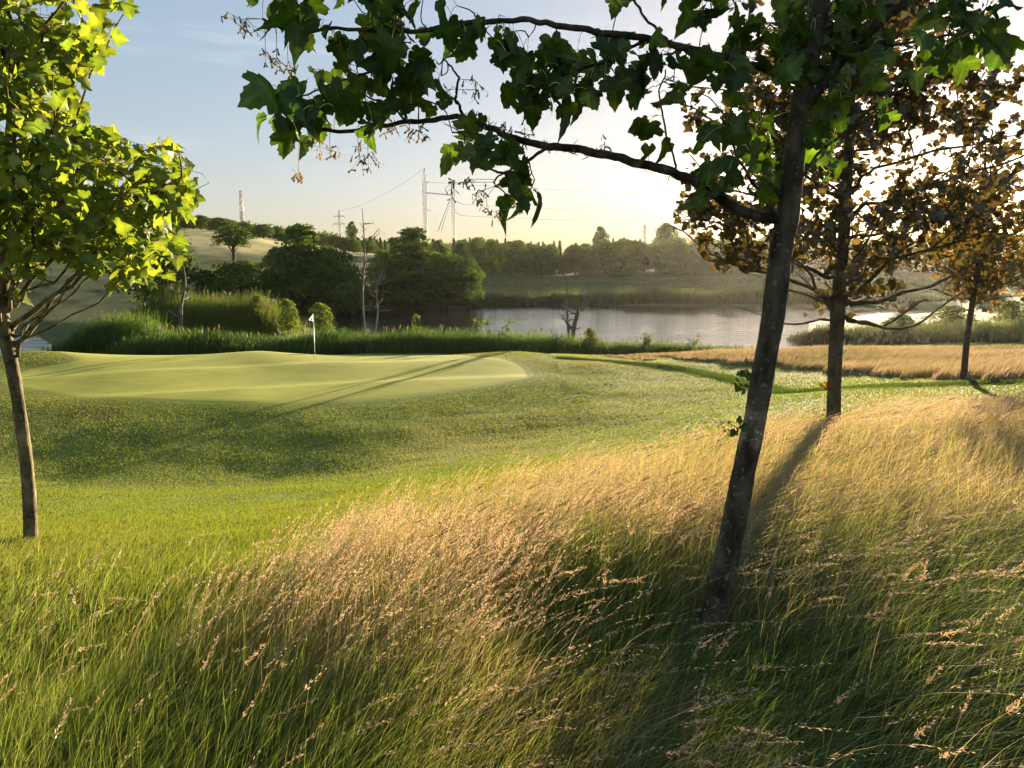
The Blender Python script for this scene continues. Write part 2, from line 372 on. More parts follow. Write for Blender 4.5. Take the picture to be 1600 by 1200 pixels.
tag(g, 'smooth closely mown oval putting green with the flag', 'putting green', kind='structure')
if 0: g = sheet('green_fringe', .985, 1.06, .010, M_fringe, np.array((.145, .165, .022)), 6)
if 0: tag(g, 'slightly darker mown fringe ring around the putting green', 'fringe', kind='structure')
# water sheet
wv = []; 
wo = link('pond_water', mesh('pond_water', [(-160, 43, 0), (160, 43, 0), (160, 125, 0), (-160, 125, 0)], [(0, 1, 2), (0, 2, 3)], np.ones((4, 3)) * .1), M_water)
tag(wo, 'rippled pond water reflecting the pale evening sky', 'water', kind='structure')

# ------------------------------------------------------------------ grass
def ribbons(base, h, wdt, lean, side, seg, col0, col1, curl=1.8, zfall=.35):
    n = len(base); t = np.linspace(0, 1, seg + 1)[None, :, None]
    L = np.linalg.norm(lean, axis=1)[:, None, None]
    p = base[:, None] + np.array((0, 0, 1.0)) * h[:, None, None] * (t - zfall * L * t ** 2.2) + lean[:, None] * h[:, None, None] * t ** curl
    wd = wdt[:, None, None] * (1 - .93 * t ** 1.6) * .5
    V = np.stack([p - side[:, None] * wd, p + side[:, None] * wd], 2)      # n,seg+1,2,3
    b = (np.arange(n) * (seg + 1) * 2)[:, None] + np.arange(seg)[None] * 2
    T = np.concatenate([np.stack([b, b + 1, b + 3], -1).reshape(-1, 3), np.stack([b, b + 3, b + 2], -1).reshape(-1, 3)])
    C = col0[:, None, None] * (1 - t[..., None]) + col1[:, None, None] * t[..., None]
    C = np.broadcast_to(C, V.shape)
    return V.reshape(-1, 3), T, C.reshape(-1, 3), p
def polar(n, r0, r1, a0, a1, k):   # density per m2 ~ r^-k
    e = 2 - k; u = rng.random(n)
    r = (r0 ** e + u * (r1 ** e - r0 ** e)) ** (1 / e) if abs(e) > 1e-6 else r0 * (r1 / r0) ** u
    a = np.radians(a0 + (a1 - a0) * rng.random(n)); return np.sin(a) * r, np.cos(a) * r, r
def windlean(x, y, r, base=.35):
    g = fbm(x * .55 + 31, y * .55 + 7, 3)
    m = base * (.45 + 1.1 * g)
    ang = (fbm(x * .3 + 2, y * .3 + 40, 2) - .5) * 1.6 - .15
    l = np.stack([np.cos(ang) * m, np.sin(ang) * m, 0 * m], -1)
    return l
def sidevec(n):
    a = rng.random(n) * 2 * math.pi; return np.stack([np.cos(a), np.sin(a), 0 * a], -1)
def lerp(a, b, t): return a + (b - a) * t

# tall foreground grass
x, y, r = polar(600000, 1.15, 15, -54, 54, 1.25)
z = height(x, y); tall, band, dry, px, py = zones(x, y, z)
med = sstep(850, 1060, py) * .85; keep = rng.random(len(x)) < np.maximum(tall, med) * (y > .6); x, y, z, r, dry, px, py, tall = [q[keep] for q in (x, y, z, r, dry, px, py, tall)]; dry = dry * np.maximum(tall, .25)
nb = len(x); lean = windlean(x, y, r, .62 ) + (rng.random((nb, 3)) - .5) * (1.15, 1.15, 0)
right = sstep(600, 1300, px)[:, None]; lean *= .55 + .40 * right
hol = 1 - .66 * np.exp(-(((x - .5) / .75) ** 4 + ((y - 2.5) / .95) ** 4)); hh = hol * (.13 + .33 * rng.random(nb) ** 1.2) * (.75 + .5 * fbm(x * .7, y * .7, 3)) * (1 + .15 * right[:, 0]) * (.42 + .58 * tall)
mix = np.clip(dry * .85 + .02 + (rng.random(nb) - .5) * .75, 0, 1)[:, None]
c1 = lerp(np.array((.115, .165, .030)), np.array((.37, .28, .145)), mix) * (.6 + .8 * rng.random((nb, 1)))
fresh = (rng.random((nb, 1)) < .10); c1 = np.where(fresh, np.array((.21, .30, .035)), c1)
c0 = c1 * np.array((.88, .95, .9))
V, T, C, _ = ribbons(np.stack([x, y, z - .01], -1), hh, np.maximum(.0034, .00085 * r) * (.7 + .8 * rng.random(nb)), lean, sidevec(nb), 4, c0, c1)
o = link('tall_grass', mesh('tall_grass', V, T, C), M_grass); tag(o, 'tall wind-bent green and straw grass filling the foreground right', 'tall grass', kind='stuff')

# stems with seed heads
def seedheads(x, y, z, r, hh, lean, col, name, label, spk=20, headw=.22, frac=.24, wm=.62, spl=.0125):
    n = len(x); base = np.stack([x, y, z], -1); sv = sidevec(n)
    sc_ = np.maximum(1, r / 5.0)
    V, T, C, p = ribbons(base, hh, .0022 * sc_, lean, sv, 6, col * np.array((.55, .7, .5)), col, 2.0, .45)
    # crop ribbon, then spikelets
    t = 1 - frac * rng.random((n, spk, 1)) ** .9
    L = np.linalg.norm(lean, axis=1)[:, None, None]
    q = base[:, None] + np.array((0, 0, 1.0)) * hh[:, None, None] * (t - .45 * L * t ** 2.2) + lean[:, None] * hh[:, None, None] * t ** 2.0
    d = nrm(np.array((0, 0, 1.0)) * (1 - .99 * L * t ** 1.2) + lean[:, None] * 2 * t)
    rd = rng.normal(size=(n, spk, 3)); dir_ = nrm(d + rd * headw); s2 = nrm(np.cross(dir_, rng.normal(size=(n, spk, 3))))
    ln = spl * (1.2 - .6 * (t - 1 + frac) / frac) * (.7 + .6 * rng.random((n, spk, 1))) * np.sqrt(sc_)[:, None, None]
    ww = .0024 * sc_[:, None, None] * wm
    a = q + rd * .15 * ln; tip = a + dir_ * ln; mid = a + dir_ * ln * .5
    VV = np.stack([a, mid - s2 * ww, mid + s2 * ww, tip], 2).reshape(-1, 3); m = n * spk; bi = np.arange(m) * 4
    TT = np.concatenate([np.stack([bi, bi + 1, bi + 2], -1), np.stack([bi + 1, bi + 3, bi + 2], -1)])
    CC = np.repeat(np.repeat(col, spk, 0) * (.8 + .5 * rng.random((m, 1))), 4, 0)
    ac = Acc(); ac.add(V, T, C); ac.add(VV, TT, CC)
    o = ac.obj(name, M_seed); tag(o, label, 'grass', kind='stuff')
x, y, r = polar(80000, 1.2, 14.5, -54, 54, 1.1)
z = height(x, y); tall, band, dry, px, py = zones(x, y, z)
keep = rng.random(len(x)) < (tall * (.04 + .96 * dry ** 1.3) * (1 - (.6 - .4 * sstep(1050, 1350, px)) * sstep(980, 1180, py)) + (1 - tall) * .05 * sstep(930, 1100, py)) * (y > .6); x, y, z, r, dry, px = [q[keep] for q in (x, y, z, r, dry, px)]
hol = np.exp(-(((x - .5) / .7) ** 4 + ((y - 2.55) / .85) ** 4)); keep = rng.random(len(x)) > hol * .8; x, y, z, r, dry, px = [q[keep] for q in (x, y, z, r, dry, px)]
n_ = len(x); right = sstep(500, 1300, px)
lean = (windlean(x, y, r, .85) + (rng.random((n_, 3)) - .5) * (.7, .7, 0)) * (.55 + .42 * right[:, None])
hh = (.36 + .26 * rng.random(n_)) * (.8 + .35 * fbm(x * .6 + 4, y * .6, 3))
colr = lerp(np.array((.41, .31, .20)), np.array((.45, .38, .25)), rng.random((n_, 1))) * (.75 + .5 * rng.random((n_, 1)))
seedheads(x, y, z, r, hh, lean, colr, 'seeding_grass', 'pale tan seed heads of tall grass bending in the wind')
q_ = np.array([gpt(random.uniform(560, 1600), random.uniform(0, 1)) if 0 else gpt(px_, float(np.interp(px_, TB[:, 0], TB[:, 1])) + random.uniform(-25, 170)) for px_ in [random.uniform(560, 1600) for _ in range(150)]])
n_ = len(q_); x, y, z = q_.T; r = np.hypot(x, y)
seedheads(x, y, z, r, .42 + .2 * rng.random(n_), windlean(x, y, r, .75), np.tile((.13, .105, .06), (n_, 1)), 'foxtail_grass', 'dark slim foxtail spikes standing above the tan grass', 46, .14, .13, 1.1, .010)
x, y, r = polar(1150, 1.7, 5.0, -38, 42, 1.2); z = height(x, y); qx, qy = proj(x, y, z); kp = rng.random(len(x)) < (.12 + .7 * sstep(420, 1000, qx)) * (1 - .85 * np.exp(-(((x - .5) / .6) ** 4 + ((y - 2.5) / .8) ** 4))); x, y, z, r = x[kp], y[kp], z[kp], r[kp]; n_ = len(x)
seedheads(x, y, z, r, .36 + .26 * rng.random(n_), windlean(x, y, r, .6) + (rng.random((n_, 3)) - .5) * (1.0, 1.0, 0), lerp(np.array((.36, .30, .17)), np.array((.50, .38, .24)), rng.random((n_, 1))), 'panicle_grass', 'feathery drooping grass panicles close to the viewer', 64, .40, .20, .62, .0105)
# short rough turf
def turf(n, r0, r1, name, label, hmul=1.0):
    x, y, r = polar(n, r0, r1, -52, 50, 1.75); z = height(x, y); tall, band, dry, px, py = zones(x, y, z)
    gd = gdist(x, y); s = sdist(x, y)
    keep = (gd > .02) & (s > .8) & (tall < .75) & (band < .5) & ((y < 41.5))
    x, y, z, r, tall, px, py, gd = [q[keep] for q in (x, y, z, r, tall, px, py, gd)]; n = len(x)
    f = fbm(x * .55 + 3, y * .55, 4); f2 = fbm(x * .14 + 9, y * .14, 4)
    tb = py - np.interp(px, TB[:, 0], TB[:, 1])
    longer = sstep(-150, -5, tb) * (y < 13); lw = np.clip(longer + .55 * sstep(840, 980, py), 0, 1)
    h = (.022 + .035 * rng.random(n)) * (.6 + .9 * f) + lw * (.045 + .15 * rng.random(n)) * sstep(.25, .65, f)
    h = np.where(gd < 1.4, .018 + .02 * np.clip(gd, 0, 1.4), h) * hmul
    m = np.clip(sstep(.45, .72, f2) * .45 + (rng.random(n) - .55) * .14 + .25 * lw, 0, 1)[:, None]
    c = lerp(np.array((.15, .195, .025)), np.array((.33, .28, .09)), m) * (.70 + .30 * rng.random((n, 1)))
    ln = windlean(x, y, r, .5) + (rng.random((n, 3)) - .5) * (1, 1, 0)
    seg = 2
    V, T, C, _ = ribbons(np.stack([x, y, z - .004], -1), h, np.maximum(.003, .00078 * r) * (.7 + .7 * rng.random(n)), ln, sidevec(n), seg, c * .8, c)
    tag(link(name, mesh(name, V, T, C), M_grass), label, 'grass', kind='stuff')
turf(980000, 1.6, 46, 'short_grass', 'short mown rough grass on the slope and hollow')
# tan band of meadow grass before the pond, right
x, y, r = polar(210000, 18, 52, -2, 43, 1.2); z = height(x, y); tall, band, dry, px, py = zones(x, y, z)
keep = (band > .5); x, y, z, r, py, px = [q[keep] for q in (x, y, z, r, py, px)]; nb = len(x); hb = .35 + .65 * sstep(950, 1250, px)
m = np.clip(fbm(x * .25, y * .25, 3)[:, None] * .9 + .28 + (rng.random((nb, 1)) - .5) * .5, 0, 1)
c = lerp(np.array((.14, .16, .04)), np.array((.38, .30, .18)), m) * (.75 + .5 * rng.random((nb, 1)))
V, T, C, _ = ribbons(np.stack([x, y, z], -1), .02 + hb * (.16 + .26 * rng.random(nb)), .0012 * r, windlean(x, y, r, .5) + (rng.random((nb, 3)) - .5) * (.5, .5, 0), sidevec(nb), 3, c * .75, c)
tag(link('meadow_grass', mesh('meadow_grass', V, T, C), M_seed), 'band of reddish tan meadow grass between fairway and pond', 'meadow grass', kind='stuff')
# unmown dark line along the fairway
ln = np.array([gpt(*p)[:2] for p in [(880, 560), (960, 566), (1050, 575), (1120, 588), (1180, 603), (1215, 610), (1330, 606), (1460, 601), (1600, 596)]]); ln = spline(ln, 400)
k = rng.integers(0, 400, 26000); q = ln[k] + rng.normal(size=(26000, 2)) * (.25, .16); zz = height(q[:, 0], q[:, 1])
c = np.array((.05, .085, .018)) * (.7 + .7 * rng.random((26000, 1)))
V, T, C, _ = ribbons(np.c_[q, zz], .04 + .07 * rng.random(26000), np.full(26000, .022), windlean(q[:, 0], q[:, 1], 0, .4), sidevec(26000), 2, c * .8, c)
tag(link('grass_strip', mesh('grass_strip', V, T, C), M_grass), 'thin dark line of longer grass curving across the fairway', 'grass', kind='stuff')
# clover flecks
ac = Acc()
for (cx, cy, sx, sy, nn) in [(480, 728, 70, 9, 260), (690, 715, 90, 14, 200), (900, 690, 120, 30, 160)]:
    for _ in range(nn):
        gx, gy = cx + random.gauss(0, sx), cy + random.gauss(0, sy)
        p = gpt(gx, gy); 
        a = rng.random() * 6.28; s_ = .012 + .01 * rng.random(); pp = p + np.array((0, 0, .035 + (hz1(p[0], p[1]) - p[2])))
        vv = [pp + s_ * np.array((math.cos(a + q * 2.09), math.sin(a + q * 2.09), 0)) for q in range(3)] + [pp + (0, 0, s_ * .8)]
        ac.add(vv, [(0, 1, 3), (1, 2, 3), (2, 0, 3)], (.42, .44, .34))
tag(ac.obj('clover', M_seed), 'tiny white clover heads scattered in the hollow', 'clover', kind='stuff')

# ------------------------------------------------------------------ reeds
def reeds(n, fn, name, label, cat='reeds', wid=.045, c0=(.035, .085, .018), c1=(.12, .21, .035), plume=.03, kind='stuff'):
    x, y, top = fn(n); ok = sdist(x, y) > -2.0; x, y, top = x[ok], y[ok], top[ok]; n = len(x); z = np.maximum(height(x, y), -.1)
    g = fbm(x * .35, y * .35, 3)
    g2 = fbm(x * .13 + 8, y * .2, 3); h = np.maximum(top * (.55 + .62 * rng.random(n) ** 2.2) * (.42 + .55 * g + .70 * g2), .15)
    cc = lerp(np.array(c0), np.array(c1), np.clip(rng.random((n, 1)) * .6 + 1.1 * (g2[:, None] - .35), 0, 1)) * (.7 + .6 * fbm(x * 1.3, y * 1.3, 2)[:, None])
    br = rng.random((n, 1)) < .05; cc = np.where(br, np.array((.18, .17, .08)), cc)
    V, T, C, p = ribbons(np.stack([x, y, z], -1), h, np.full(n, wid) * (.6 + .8 * rng.random(n)), windlean(x, y, 0, .16) + (rng.random((n, 3)) - .5) * (.3, .3, 0), sidevec(n), 3, cc * .85, cc)
    ac = Acc(); ac.add(V, T, C)
    # side leaves
    m = n // 2; k = rng.integers(0, n, m); bp = p[k, 1] * .5 + p[k, 2] * .5; 
    V, T, C, _ = ribbons(bp, h[k] * .34, np.full(m, wid * .9), sidevec(m) * .7, sidevec(m), 2, cc[k], cc[k] * 1.15); ac.add(V, T, C)
    q = np.flatnonzero(rng.random(n) < plume); 
    if len(q):
        V, T, C, _ = ribbons(p[q, -1] - (0, 0, .1), np.full(len(q), .32), np.full(len(q), .09), sidevec(len(q)) * .4, sidevec(len(q)), 2, np.tile((.11, .09, .06), (len(q), 1)), np.tile((.14, .11, .07), (len(q), 1))); ac.add(V, T, C)
    o = ac.obj(name, M_reed); tag(o, label, cat, kind=kind); return o
def strip(pts, tops, width):   # pts (px,d) along centre
    c = np.array([((px - 800) / F * d / 1.0 * 1.0, d) for px, d in pts]); tp = np.array(tops, float)
    def fn(n):
        seg = np.linalg.norm(np.diff(c, axis=0), axis=1); cum = np.r_[0, np.cumsum(seg)]; s = rng.random(n) * cum[-1]
        x = np.interp(s, cum, c[:, 0]); u = (rng.random(n) - .5) * 2; wv_ = .75 + .5 * vnoise(s * .35 + c[0, 0], s * 0 + 3); y = np.interp(s, cum, c[:, 1]) + u * width * .5 * wv_
        ed = np.minimum(s, cum[-1] - s); x = x + rng.normal(size=n) * .5; return x, y, np.interp(s, cum, tp) * (1 - .5 * np.abs(u) ** 3) * (.35 + .65 * sstep(0, 2.5, ed))
    return fn
reeds(52000, strip([(190, 47.5), (300, 47.3), (500, 47.3), (700, 47.5), (880, 47.2), (1000, 46.8), (1120, 46.5), (1200, 46.2)], [1.85, 1.85, 1.6, 1.45, 1.3, .95, .75, .6], 4.6), 'bank_reeds', 'long dense green reed bed right behind the putting green', wid=.04)
reeds(15000, strip([(110, 51), (180, 50.5), (260, 50)], [2.1, 2.6, 2.5], 5), 'reed_clump', 'rounded reed clump standing by the left arm of the pond')
reeds(18000, strip([(195, 62), (300, 62), (450, 63)], [3.1, 3.3, 3.1], 6), 'reed_bed', 'taller sunlit reed bed behind the reed bank, left', c0=(.07, .11, .025), c1=(.19, .22, .05))
reeds(20000, strip([(500, 97), (640, 99), (760, 103), (900, 105), (1100, 104), (1300, 103), (1460, 100)], [1.9, 1.9, 1.8, 1.7, 1.7, 1.6, 1.6], 4), 'far_shore_reeds', 'even line of reeds along the far shore of the pond', wid=.09, c0=(.05, .075, .03), c1=(.11, .13, .05))
reeds(26000, strip([(1290, 58.5), (1330, 58), (1450, 57), (1600, 54), (1900, 50)], [.5, .9, 1.05, 1.2, 1.3], 9), 'right_bank_reeds', 'green reeds and tall herbs on the right bank of the pond', wid=.05, c0=(.06, .09, .025), c1=(.16, .20, .06))
reeds(7000, strip([(1262, 58.5), (1318, 58.5)], [1.9, 1.9], 4), 'reed_tuft', 'dark rounded reed tuft at the tip of the right bank', wid=.05, c0=(.03, .045, .015), c1=(.07, .08, .03))
reeds(26000, strip([(760, 128), (900, 135), (1100, 130), (1300, 125), (1500, 120)], [.22, .2, .2, .2, .2], 44), 'far_meadow', 'rough grey-green meadow growing beyond the far shore', 'meadow', wid=.10, c0=(.11, .15, .05), c1=(.20, .24, .11), plume=0)

# ------------------------------------------------------------------ leaves
HALF = [(0, .02), (.09, -.10), (.24, -.17), (.38, -.15), (.50, -.08), (.48, .02), (.45, .10), (.56, .13), (.72, .24), (.66, .32), (.69, .42), (.62, .53), (.50, .52), (.38, .50), (.36, .60), (.39, .68), (.28, .75), (.26, .84), (.13, .90), (0, 1.03)]
HALF_LO = [(0, 0), (.22, -.14), (.44, -.05), (.42, .10), (.66, .27), (.62, .46), (.38, .49), (.34, .68), (.14, .86), (0, 1.02)]
def leaf_template(half, rings):
    out_ = half + [(-x, y) for x, y in half[-2:0:-1]]; c = np.array((0, .30)); o2 = np.array(out_); m = len(o2)
    V = [c[None]]; 
    for k in range(1, rings + 1): V.append(c + (o2 - c) * k / rings)
    V = np.concatenate(V); T = [(0, 1 + i, 1 + (i + 1) % m) for i in range(m)]
    for k in range(1, rings):
        a = 1 + (k - 1) * m; b = a + m
        for i in range(m): j = (i + 1) % m; T += [(a + i, b + i, b + j), (a + i, b + j, a + j)]
    return V, np.array(T)
LT_HI = leaf_template(HALF, 2); LT_LO = leaf_template(HALF_LO, 1)
def leaves(acc, pos, size, tmpl, col, droop=.5, spread=.9, tipdir=None, cup=.35):
    V0, T0 = tmpl; n = len(pos); size = np.broadcast_to(size, (n,))
    kd = (rng.random((n, 1)) * droop); kc = cup * (rng.random((n, 1)) * 1.6 - .5)
    X = np.repeat(V0[None, :, 0], n, 0); Y = np.repeat(V0[None, :, 1], n, 0)
    Z = kc * np.abs(X) - kd * Y ** 2 + .10 * np.sin(X * 7 + rng.random((n, 1)) * 6) * (rng.random((n, 1)))
    tip = tipdir if tipdir is not None else rng.normal(size=(n, 3)) * (1, 1, .35) + (0, 0, -.45)
    tip = nrm(tip); nr = nrm(rng.normal(size=(n, 3)) * spread + (0, 0, 1.0)); sx = nrm(np.cross(tip, nr)); nr = np.cross(sx, tip)
    W_ = pos[:, None] + size[:, None, None] * (X[..., None] * sx[:, None] + Y[..., None] * tip[:, None] + Z[..., None] * nr[:, None])
    m = len(V0); T = (T0[None] + (np.arange(n) * m)[:, None, None]).reshape(-1, 3)
    vw = np.full(m, .9); a_ = np.degrees(np.arctan2(V0[:, 0], V0[:, 1] - .3)); rad0 = np.hypot(V0[:, 0], V0[:, 1] - .3)
    for t_ in (0, 97, -97, 135, -135): vw = np.where((np.abs(a_ - t_) < 4) | (rad0 < .01), 1.5, vw)
    acc.add(W_.reshape(-1, 3), T, np.repeat(col, m, 0) * np.tile(vw, n)[:, None])

def nearest(pts, q):
    return np.argmin(((pts[None] - q[:, None]) ** 2).sum(-1), 1)

# ------------------------------------------------------------------ the near sycamore (right of centre)
D1 = 3.1
def pxpath(l, d0, d1):
    k = len(l); return np.array([P(p[0], p[1], d0 + (d1 - d0) * i / (k - 1)) for i, p in enumerate(l)])
TR1 = [(1086, 1050, 42), (1095, 1008, 29), (1116, 950, 22.5), (1138, 862, 20), (1155, 775, 18.3), (1164, 728, 17.8), (1179, 659, 17), (1191, 590, 17), (1209, 487, 17), (1221, 384, 17), (1231, 333, 17), (1246, 200, 14.2), (1262, 110, 14), (1282, 10, 12.5), (1300, -120, 11), (1312, -300, 8), (1320, -520, 4)]
b1 = P(1092, 1020, D1); b1[2] = hz1(b1[0], b1[1])
t1 = empty('sycamore_tree', b1, 'nearest leaning sycamore with dark trunk and large green leaves hanging over the view', 'tree')
def child(acc, name, mat, root, smooth=False): return acc.obj(name, mat, root, origin=root.location, smooth=smooth)
def trunkmesh(path, radii, sides, root, mat, col, name='trunk', nseg=120, wob=.05, band=None):
    pts = spline(path, nseg); rr = np.interp(np.linspace(0, 1, nseg), np.linspace(0, 1, len(radii)), radii)
    s = np.linspace(0, 1, nseg); rr = rr * (1 + .10 * (fbm(s * 26, s * 0 + 3, 3) - .5))
    ac = Acc(); ac.tube(pts, rr, sides, col, wob)
    V = ac.V[0]; C = np.array(ac.C[0])
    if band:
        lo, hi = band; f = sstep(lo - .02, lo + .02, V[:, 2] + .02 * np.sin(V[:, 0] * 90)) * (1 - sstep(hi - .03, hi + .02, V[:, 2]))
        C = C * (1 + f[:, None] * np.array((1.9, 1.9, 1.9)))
    ac.C[0] = C; child(ac, name, mat, root, True); return pts, rr
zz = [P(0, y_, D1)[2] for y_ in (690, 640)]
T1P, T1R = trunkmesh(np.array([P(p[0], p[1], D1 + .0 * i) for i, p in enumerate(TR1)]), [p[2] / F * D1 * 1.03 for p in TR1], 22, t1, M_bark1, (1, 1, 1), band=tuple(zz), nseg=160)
br1 = {
 'A': ([(1222, 342), (1185, 338), (1153, 328), (1110, 300), (1067, 275), (1013, 260), (950, 243), (900, 232), (850, 227), (800, 215), (766, 201), (724, 184), (672, 187), (594, 195), (520, 205), (450, 190)], 3.1, 2.65, 9.5, 2),
 'B': ([(1256, 130), (1200, 108), (1140, 92), (1090, 78), (1007, 60), (933, 50), (873, 42), (833, 32), (760, 34), (695, 42), (620, 49), (540, 45), (460, 50), (410, 30)], 3.1, 2.55, 7, 1.6),
 'C': ([(1250, 175), (1275, 145), (1330, 77), (1383, 27), (1420, -5), (1480, -80), (1540, -160)], 3.1, 2.8, 9, 5),
 'D': ([(857, 229), (825, 250), (789, 270), (765, 262), (750, 240)], 2.83, 2.8, 2.6, 1.2),
 'E': ([(789, 270), (770, 285), (790, 305), (800, 325)], 2.81, 2.8, 1.4, .8),
 'F': ([(724, 182), (712, 150), (716, 118), (695, 95)], 2.76, 2.72, 2.4, 1.1),
 'G': ([(1057, 268), (1040, 200), (1030, 150), (1040, 110)], 3.0, 2.95, 1.8, 1),
 'H': ([(1043, 62), (1005, 22), (985, -10), (970, -40)], 2.95, 2.9, 2.2, 1.5),
 'I': ([(1240, 290), (1290, 230), (1350, 190), (1400, 170)], 3.1, 2.95, 3, 1.2),
 'J': ([(1335, 72), (1400, 70), (1460, 60), (1530, 45)], 3.0, 2.6, 3, 1.2),
 'K': ([(1213, 336), (1180, 290), (1150, 240), (1140, 200)], 3.05, 2.9, 3, 1.2),
 'L': ([(1010, 61), (960, 90), (900, 110), (840, 130)], 2.95, 2.8, 2.6, 1.2),
 'M': ([(620, 49), (615, 90), (590, 110), (520, 130), (450, 160)], 2.65, 2.6, 2.2, 1.1),
 'N': ([(640, 190), (600, 160), (560, 145)], 2.7, 2.65, 1.8, 1),
 'O': ([(1285, 0), (1250, -80), (1190, -140), (1100, -190)], 3.1, 2.7, 7, 2),
 'Q': ([(1300, -120), (1360, -200), (1440, -260)], 3.1, 3.4, 7, 2),
 'S': ([(1290, -60), (1280, -120), (1240, -230)], 3.1, 3.8, 7, 2),
}
allb = []; ends1 = {}
for kx, (pl, da, db, ra, rb) in br1.items():
    pts = spline(pxpath(pl, da, db), 12 * len(pl)); m = len(pts)
    pts[2:] += (np.stack([fbm(np.arange(m) * .25, np.full(m, i * 7.0 + ord(kx)), 2) for i in range(3)], -1)[2:] - .5) * .013
    rr = np.linspace(ra, rb, m) / F * 2.9 * (1 + .12 * (rng.random(m) - .5))
    ac = Acc(); ac.tube(pts, rr, 8, (.8, .8, .8), .1)
    if kx in 'ABJL':
        for q in range(10, m - 4, 9):       # old bud scales and spurs
            if rng.random() < .6:
                for _ in range(7):
                    d = nrm(rng.normal(size=3)); ac.tube([pts[q] + d * rr[q] * .5, pts[q] + d * (rr[q] + .006) + rng.normal(size=3) * .006, pts[q] + d * (rr[q] + .016) + rng.normal(size=3) * .009], [.002, .0018, .0008], 4, (.7, .6, .5))
    child(ac, 'branch', M_bark1, t1, True); allb.append(pts)
BP1 = np.concatenate(allb)
RECT1 = [(385,0,415,18),(418,0,503,78),(513,0,613,81),(594,20,650,107),(610,0,714,22),(412,140,451,211),(454,123,529,218),(542,120,617,182),(445,208,477,258),(516,172,600,218),(597,75,630,130),(633,104,695,162),(613,156,652,175),(669,159,727,195),(665,49,695,85),(695,45,740,110),(740,42,802,120),(786,81,880,182),(721,179,766,227),(702,220,730,245),(737,214,821,292),(790,270,845,300),(815,299,847,325),(779,312,828,345),(800,87,900,187),(860,67,967,153),(937,63,1067,160),(990,167,1030,205),(1010,230,1043,255),(1070,23,1127,60),(1047,87,1127,163),(1090,177,1217,333),(1127,0,1217,83),(1133,60,1233,140),(955,0,975,30),(1065,0,1104,16),(1217,0,1383,133),(1280,117,1330,180),(1330,63,1377,117),(1467,7,1580,97),(1440,50,1497,117),(1424,120,1446,140),(1350,163,1393,193),(1267,187,1313,247),(1260,230,1310,300)]
RECT_UP = [(380,-140,700,-20),(900,-200,1250,-20),(1250,-420,1450,-20),(1200,-640,1500,-300),(1420,-250,1650,-20),(700,-120,900,-60)]
pp = []
for (xa, ya, xb, yb) in RECT1 + RECT_UP:
    ar = (xb - xa) * (yb - ya); nn = max(2, int(ar / (500 if yb > 0 else 900) + .5))
    for _ in range(nn):
        px_, py_ = random.uniform(xa, xb), random.uniform(ya, yb) - 13; q0 = P(px_, py_, 2.85)
        k = np.argmin(np.abs(BP1[:, 0] / BP1[:, 1] - q0[0] / q0[1]) + np.abs((BP1[:, 2] - EYE) / BP1[:, 1] - (q0[2] - EYE) / q0[1]))
        pp.append(P(px_, py_, BP1[k, 1] + random.gauss(0, .11)))
pp = np.array(pp); npp = len(pp)
k = nearest(BP1, pp); vec = pp - BP1[k]; dist = np.linalg.norm(vec, axis=1)
# twigs: clusters of leaves share a twig
ac = Acc(); used = {}
tw = Acc()
order = np.argsort(dist)
anchors = [BP1]
anch = BP1.copy(); own = [-1] * len(BP1); tws = []
for q in order:
    p_ = pp[q]; dd = np.linalg.norm(anch - p_, axis=1); kk = np.argmin(dd)
    if dd[kk] > .11:
        a_ = anch[kk]; b_ = a_ + (p_ - a_) * (1 - .055 / dd[kk]); mid = (a_ + b_) / 2 + rng.normal(size=3) * dd[kk] * .07
        cpts = spline([a_, mid, b_], 6); 
        if own[kk] < 0: tws.append(Acc()); oi = len(tws) - 1
        else: oi = own[kk]
        tws[oi].tube(cpts, np.linspace(.0028, .0016, 6), 5, (.8, .7, .6)); anch = np.vstack([anch, cpts[1:]]); own += [oi] * 5
for tw in tws: child(tw, 'twig', M_bark1, t1, True)
kk = nearest(anch, pp); attach = anch[kk]; out_ = nrm(pp - attach + rng.normal(size=(npp, 3)) * .02)
pet = Acc()
for q in range(npp):
    pet.tube(spline([attach[q], (attach[q] + pp[q]) / 2 + (0, 0, .012), pp[q]], 4), .0011, 3, (.9, .8, .4), cap=False)
child(pet, 'petioles', M_leaf1, t1)
tipd = out_ * .6 + rng.normal(size=(npp, 3)) * .45 + np.array((-.05, 0, -.75))
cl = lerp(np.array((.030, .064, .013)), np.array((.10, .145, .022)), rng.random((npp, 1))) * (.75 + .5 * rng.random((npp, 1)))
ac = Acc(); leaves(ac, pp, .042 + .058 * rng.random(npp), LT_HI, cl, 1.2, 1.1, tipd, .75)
child(ac, 'crown', M_leaf1, t1)
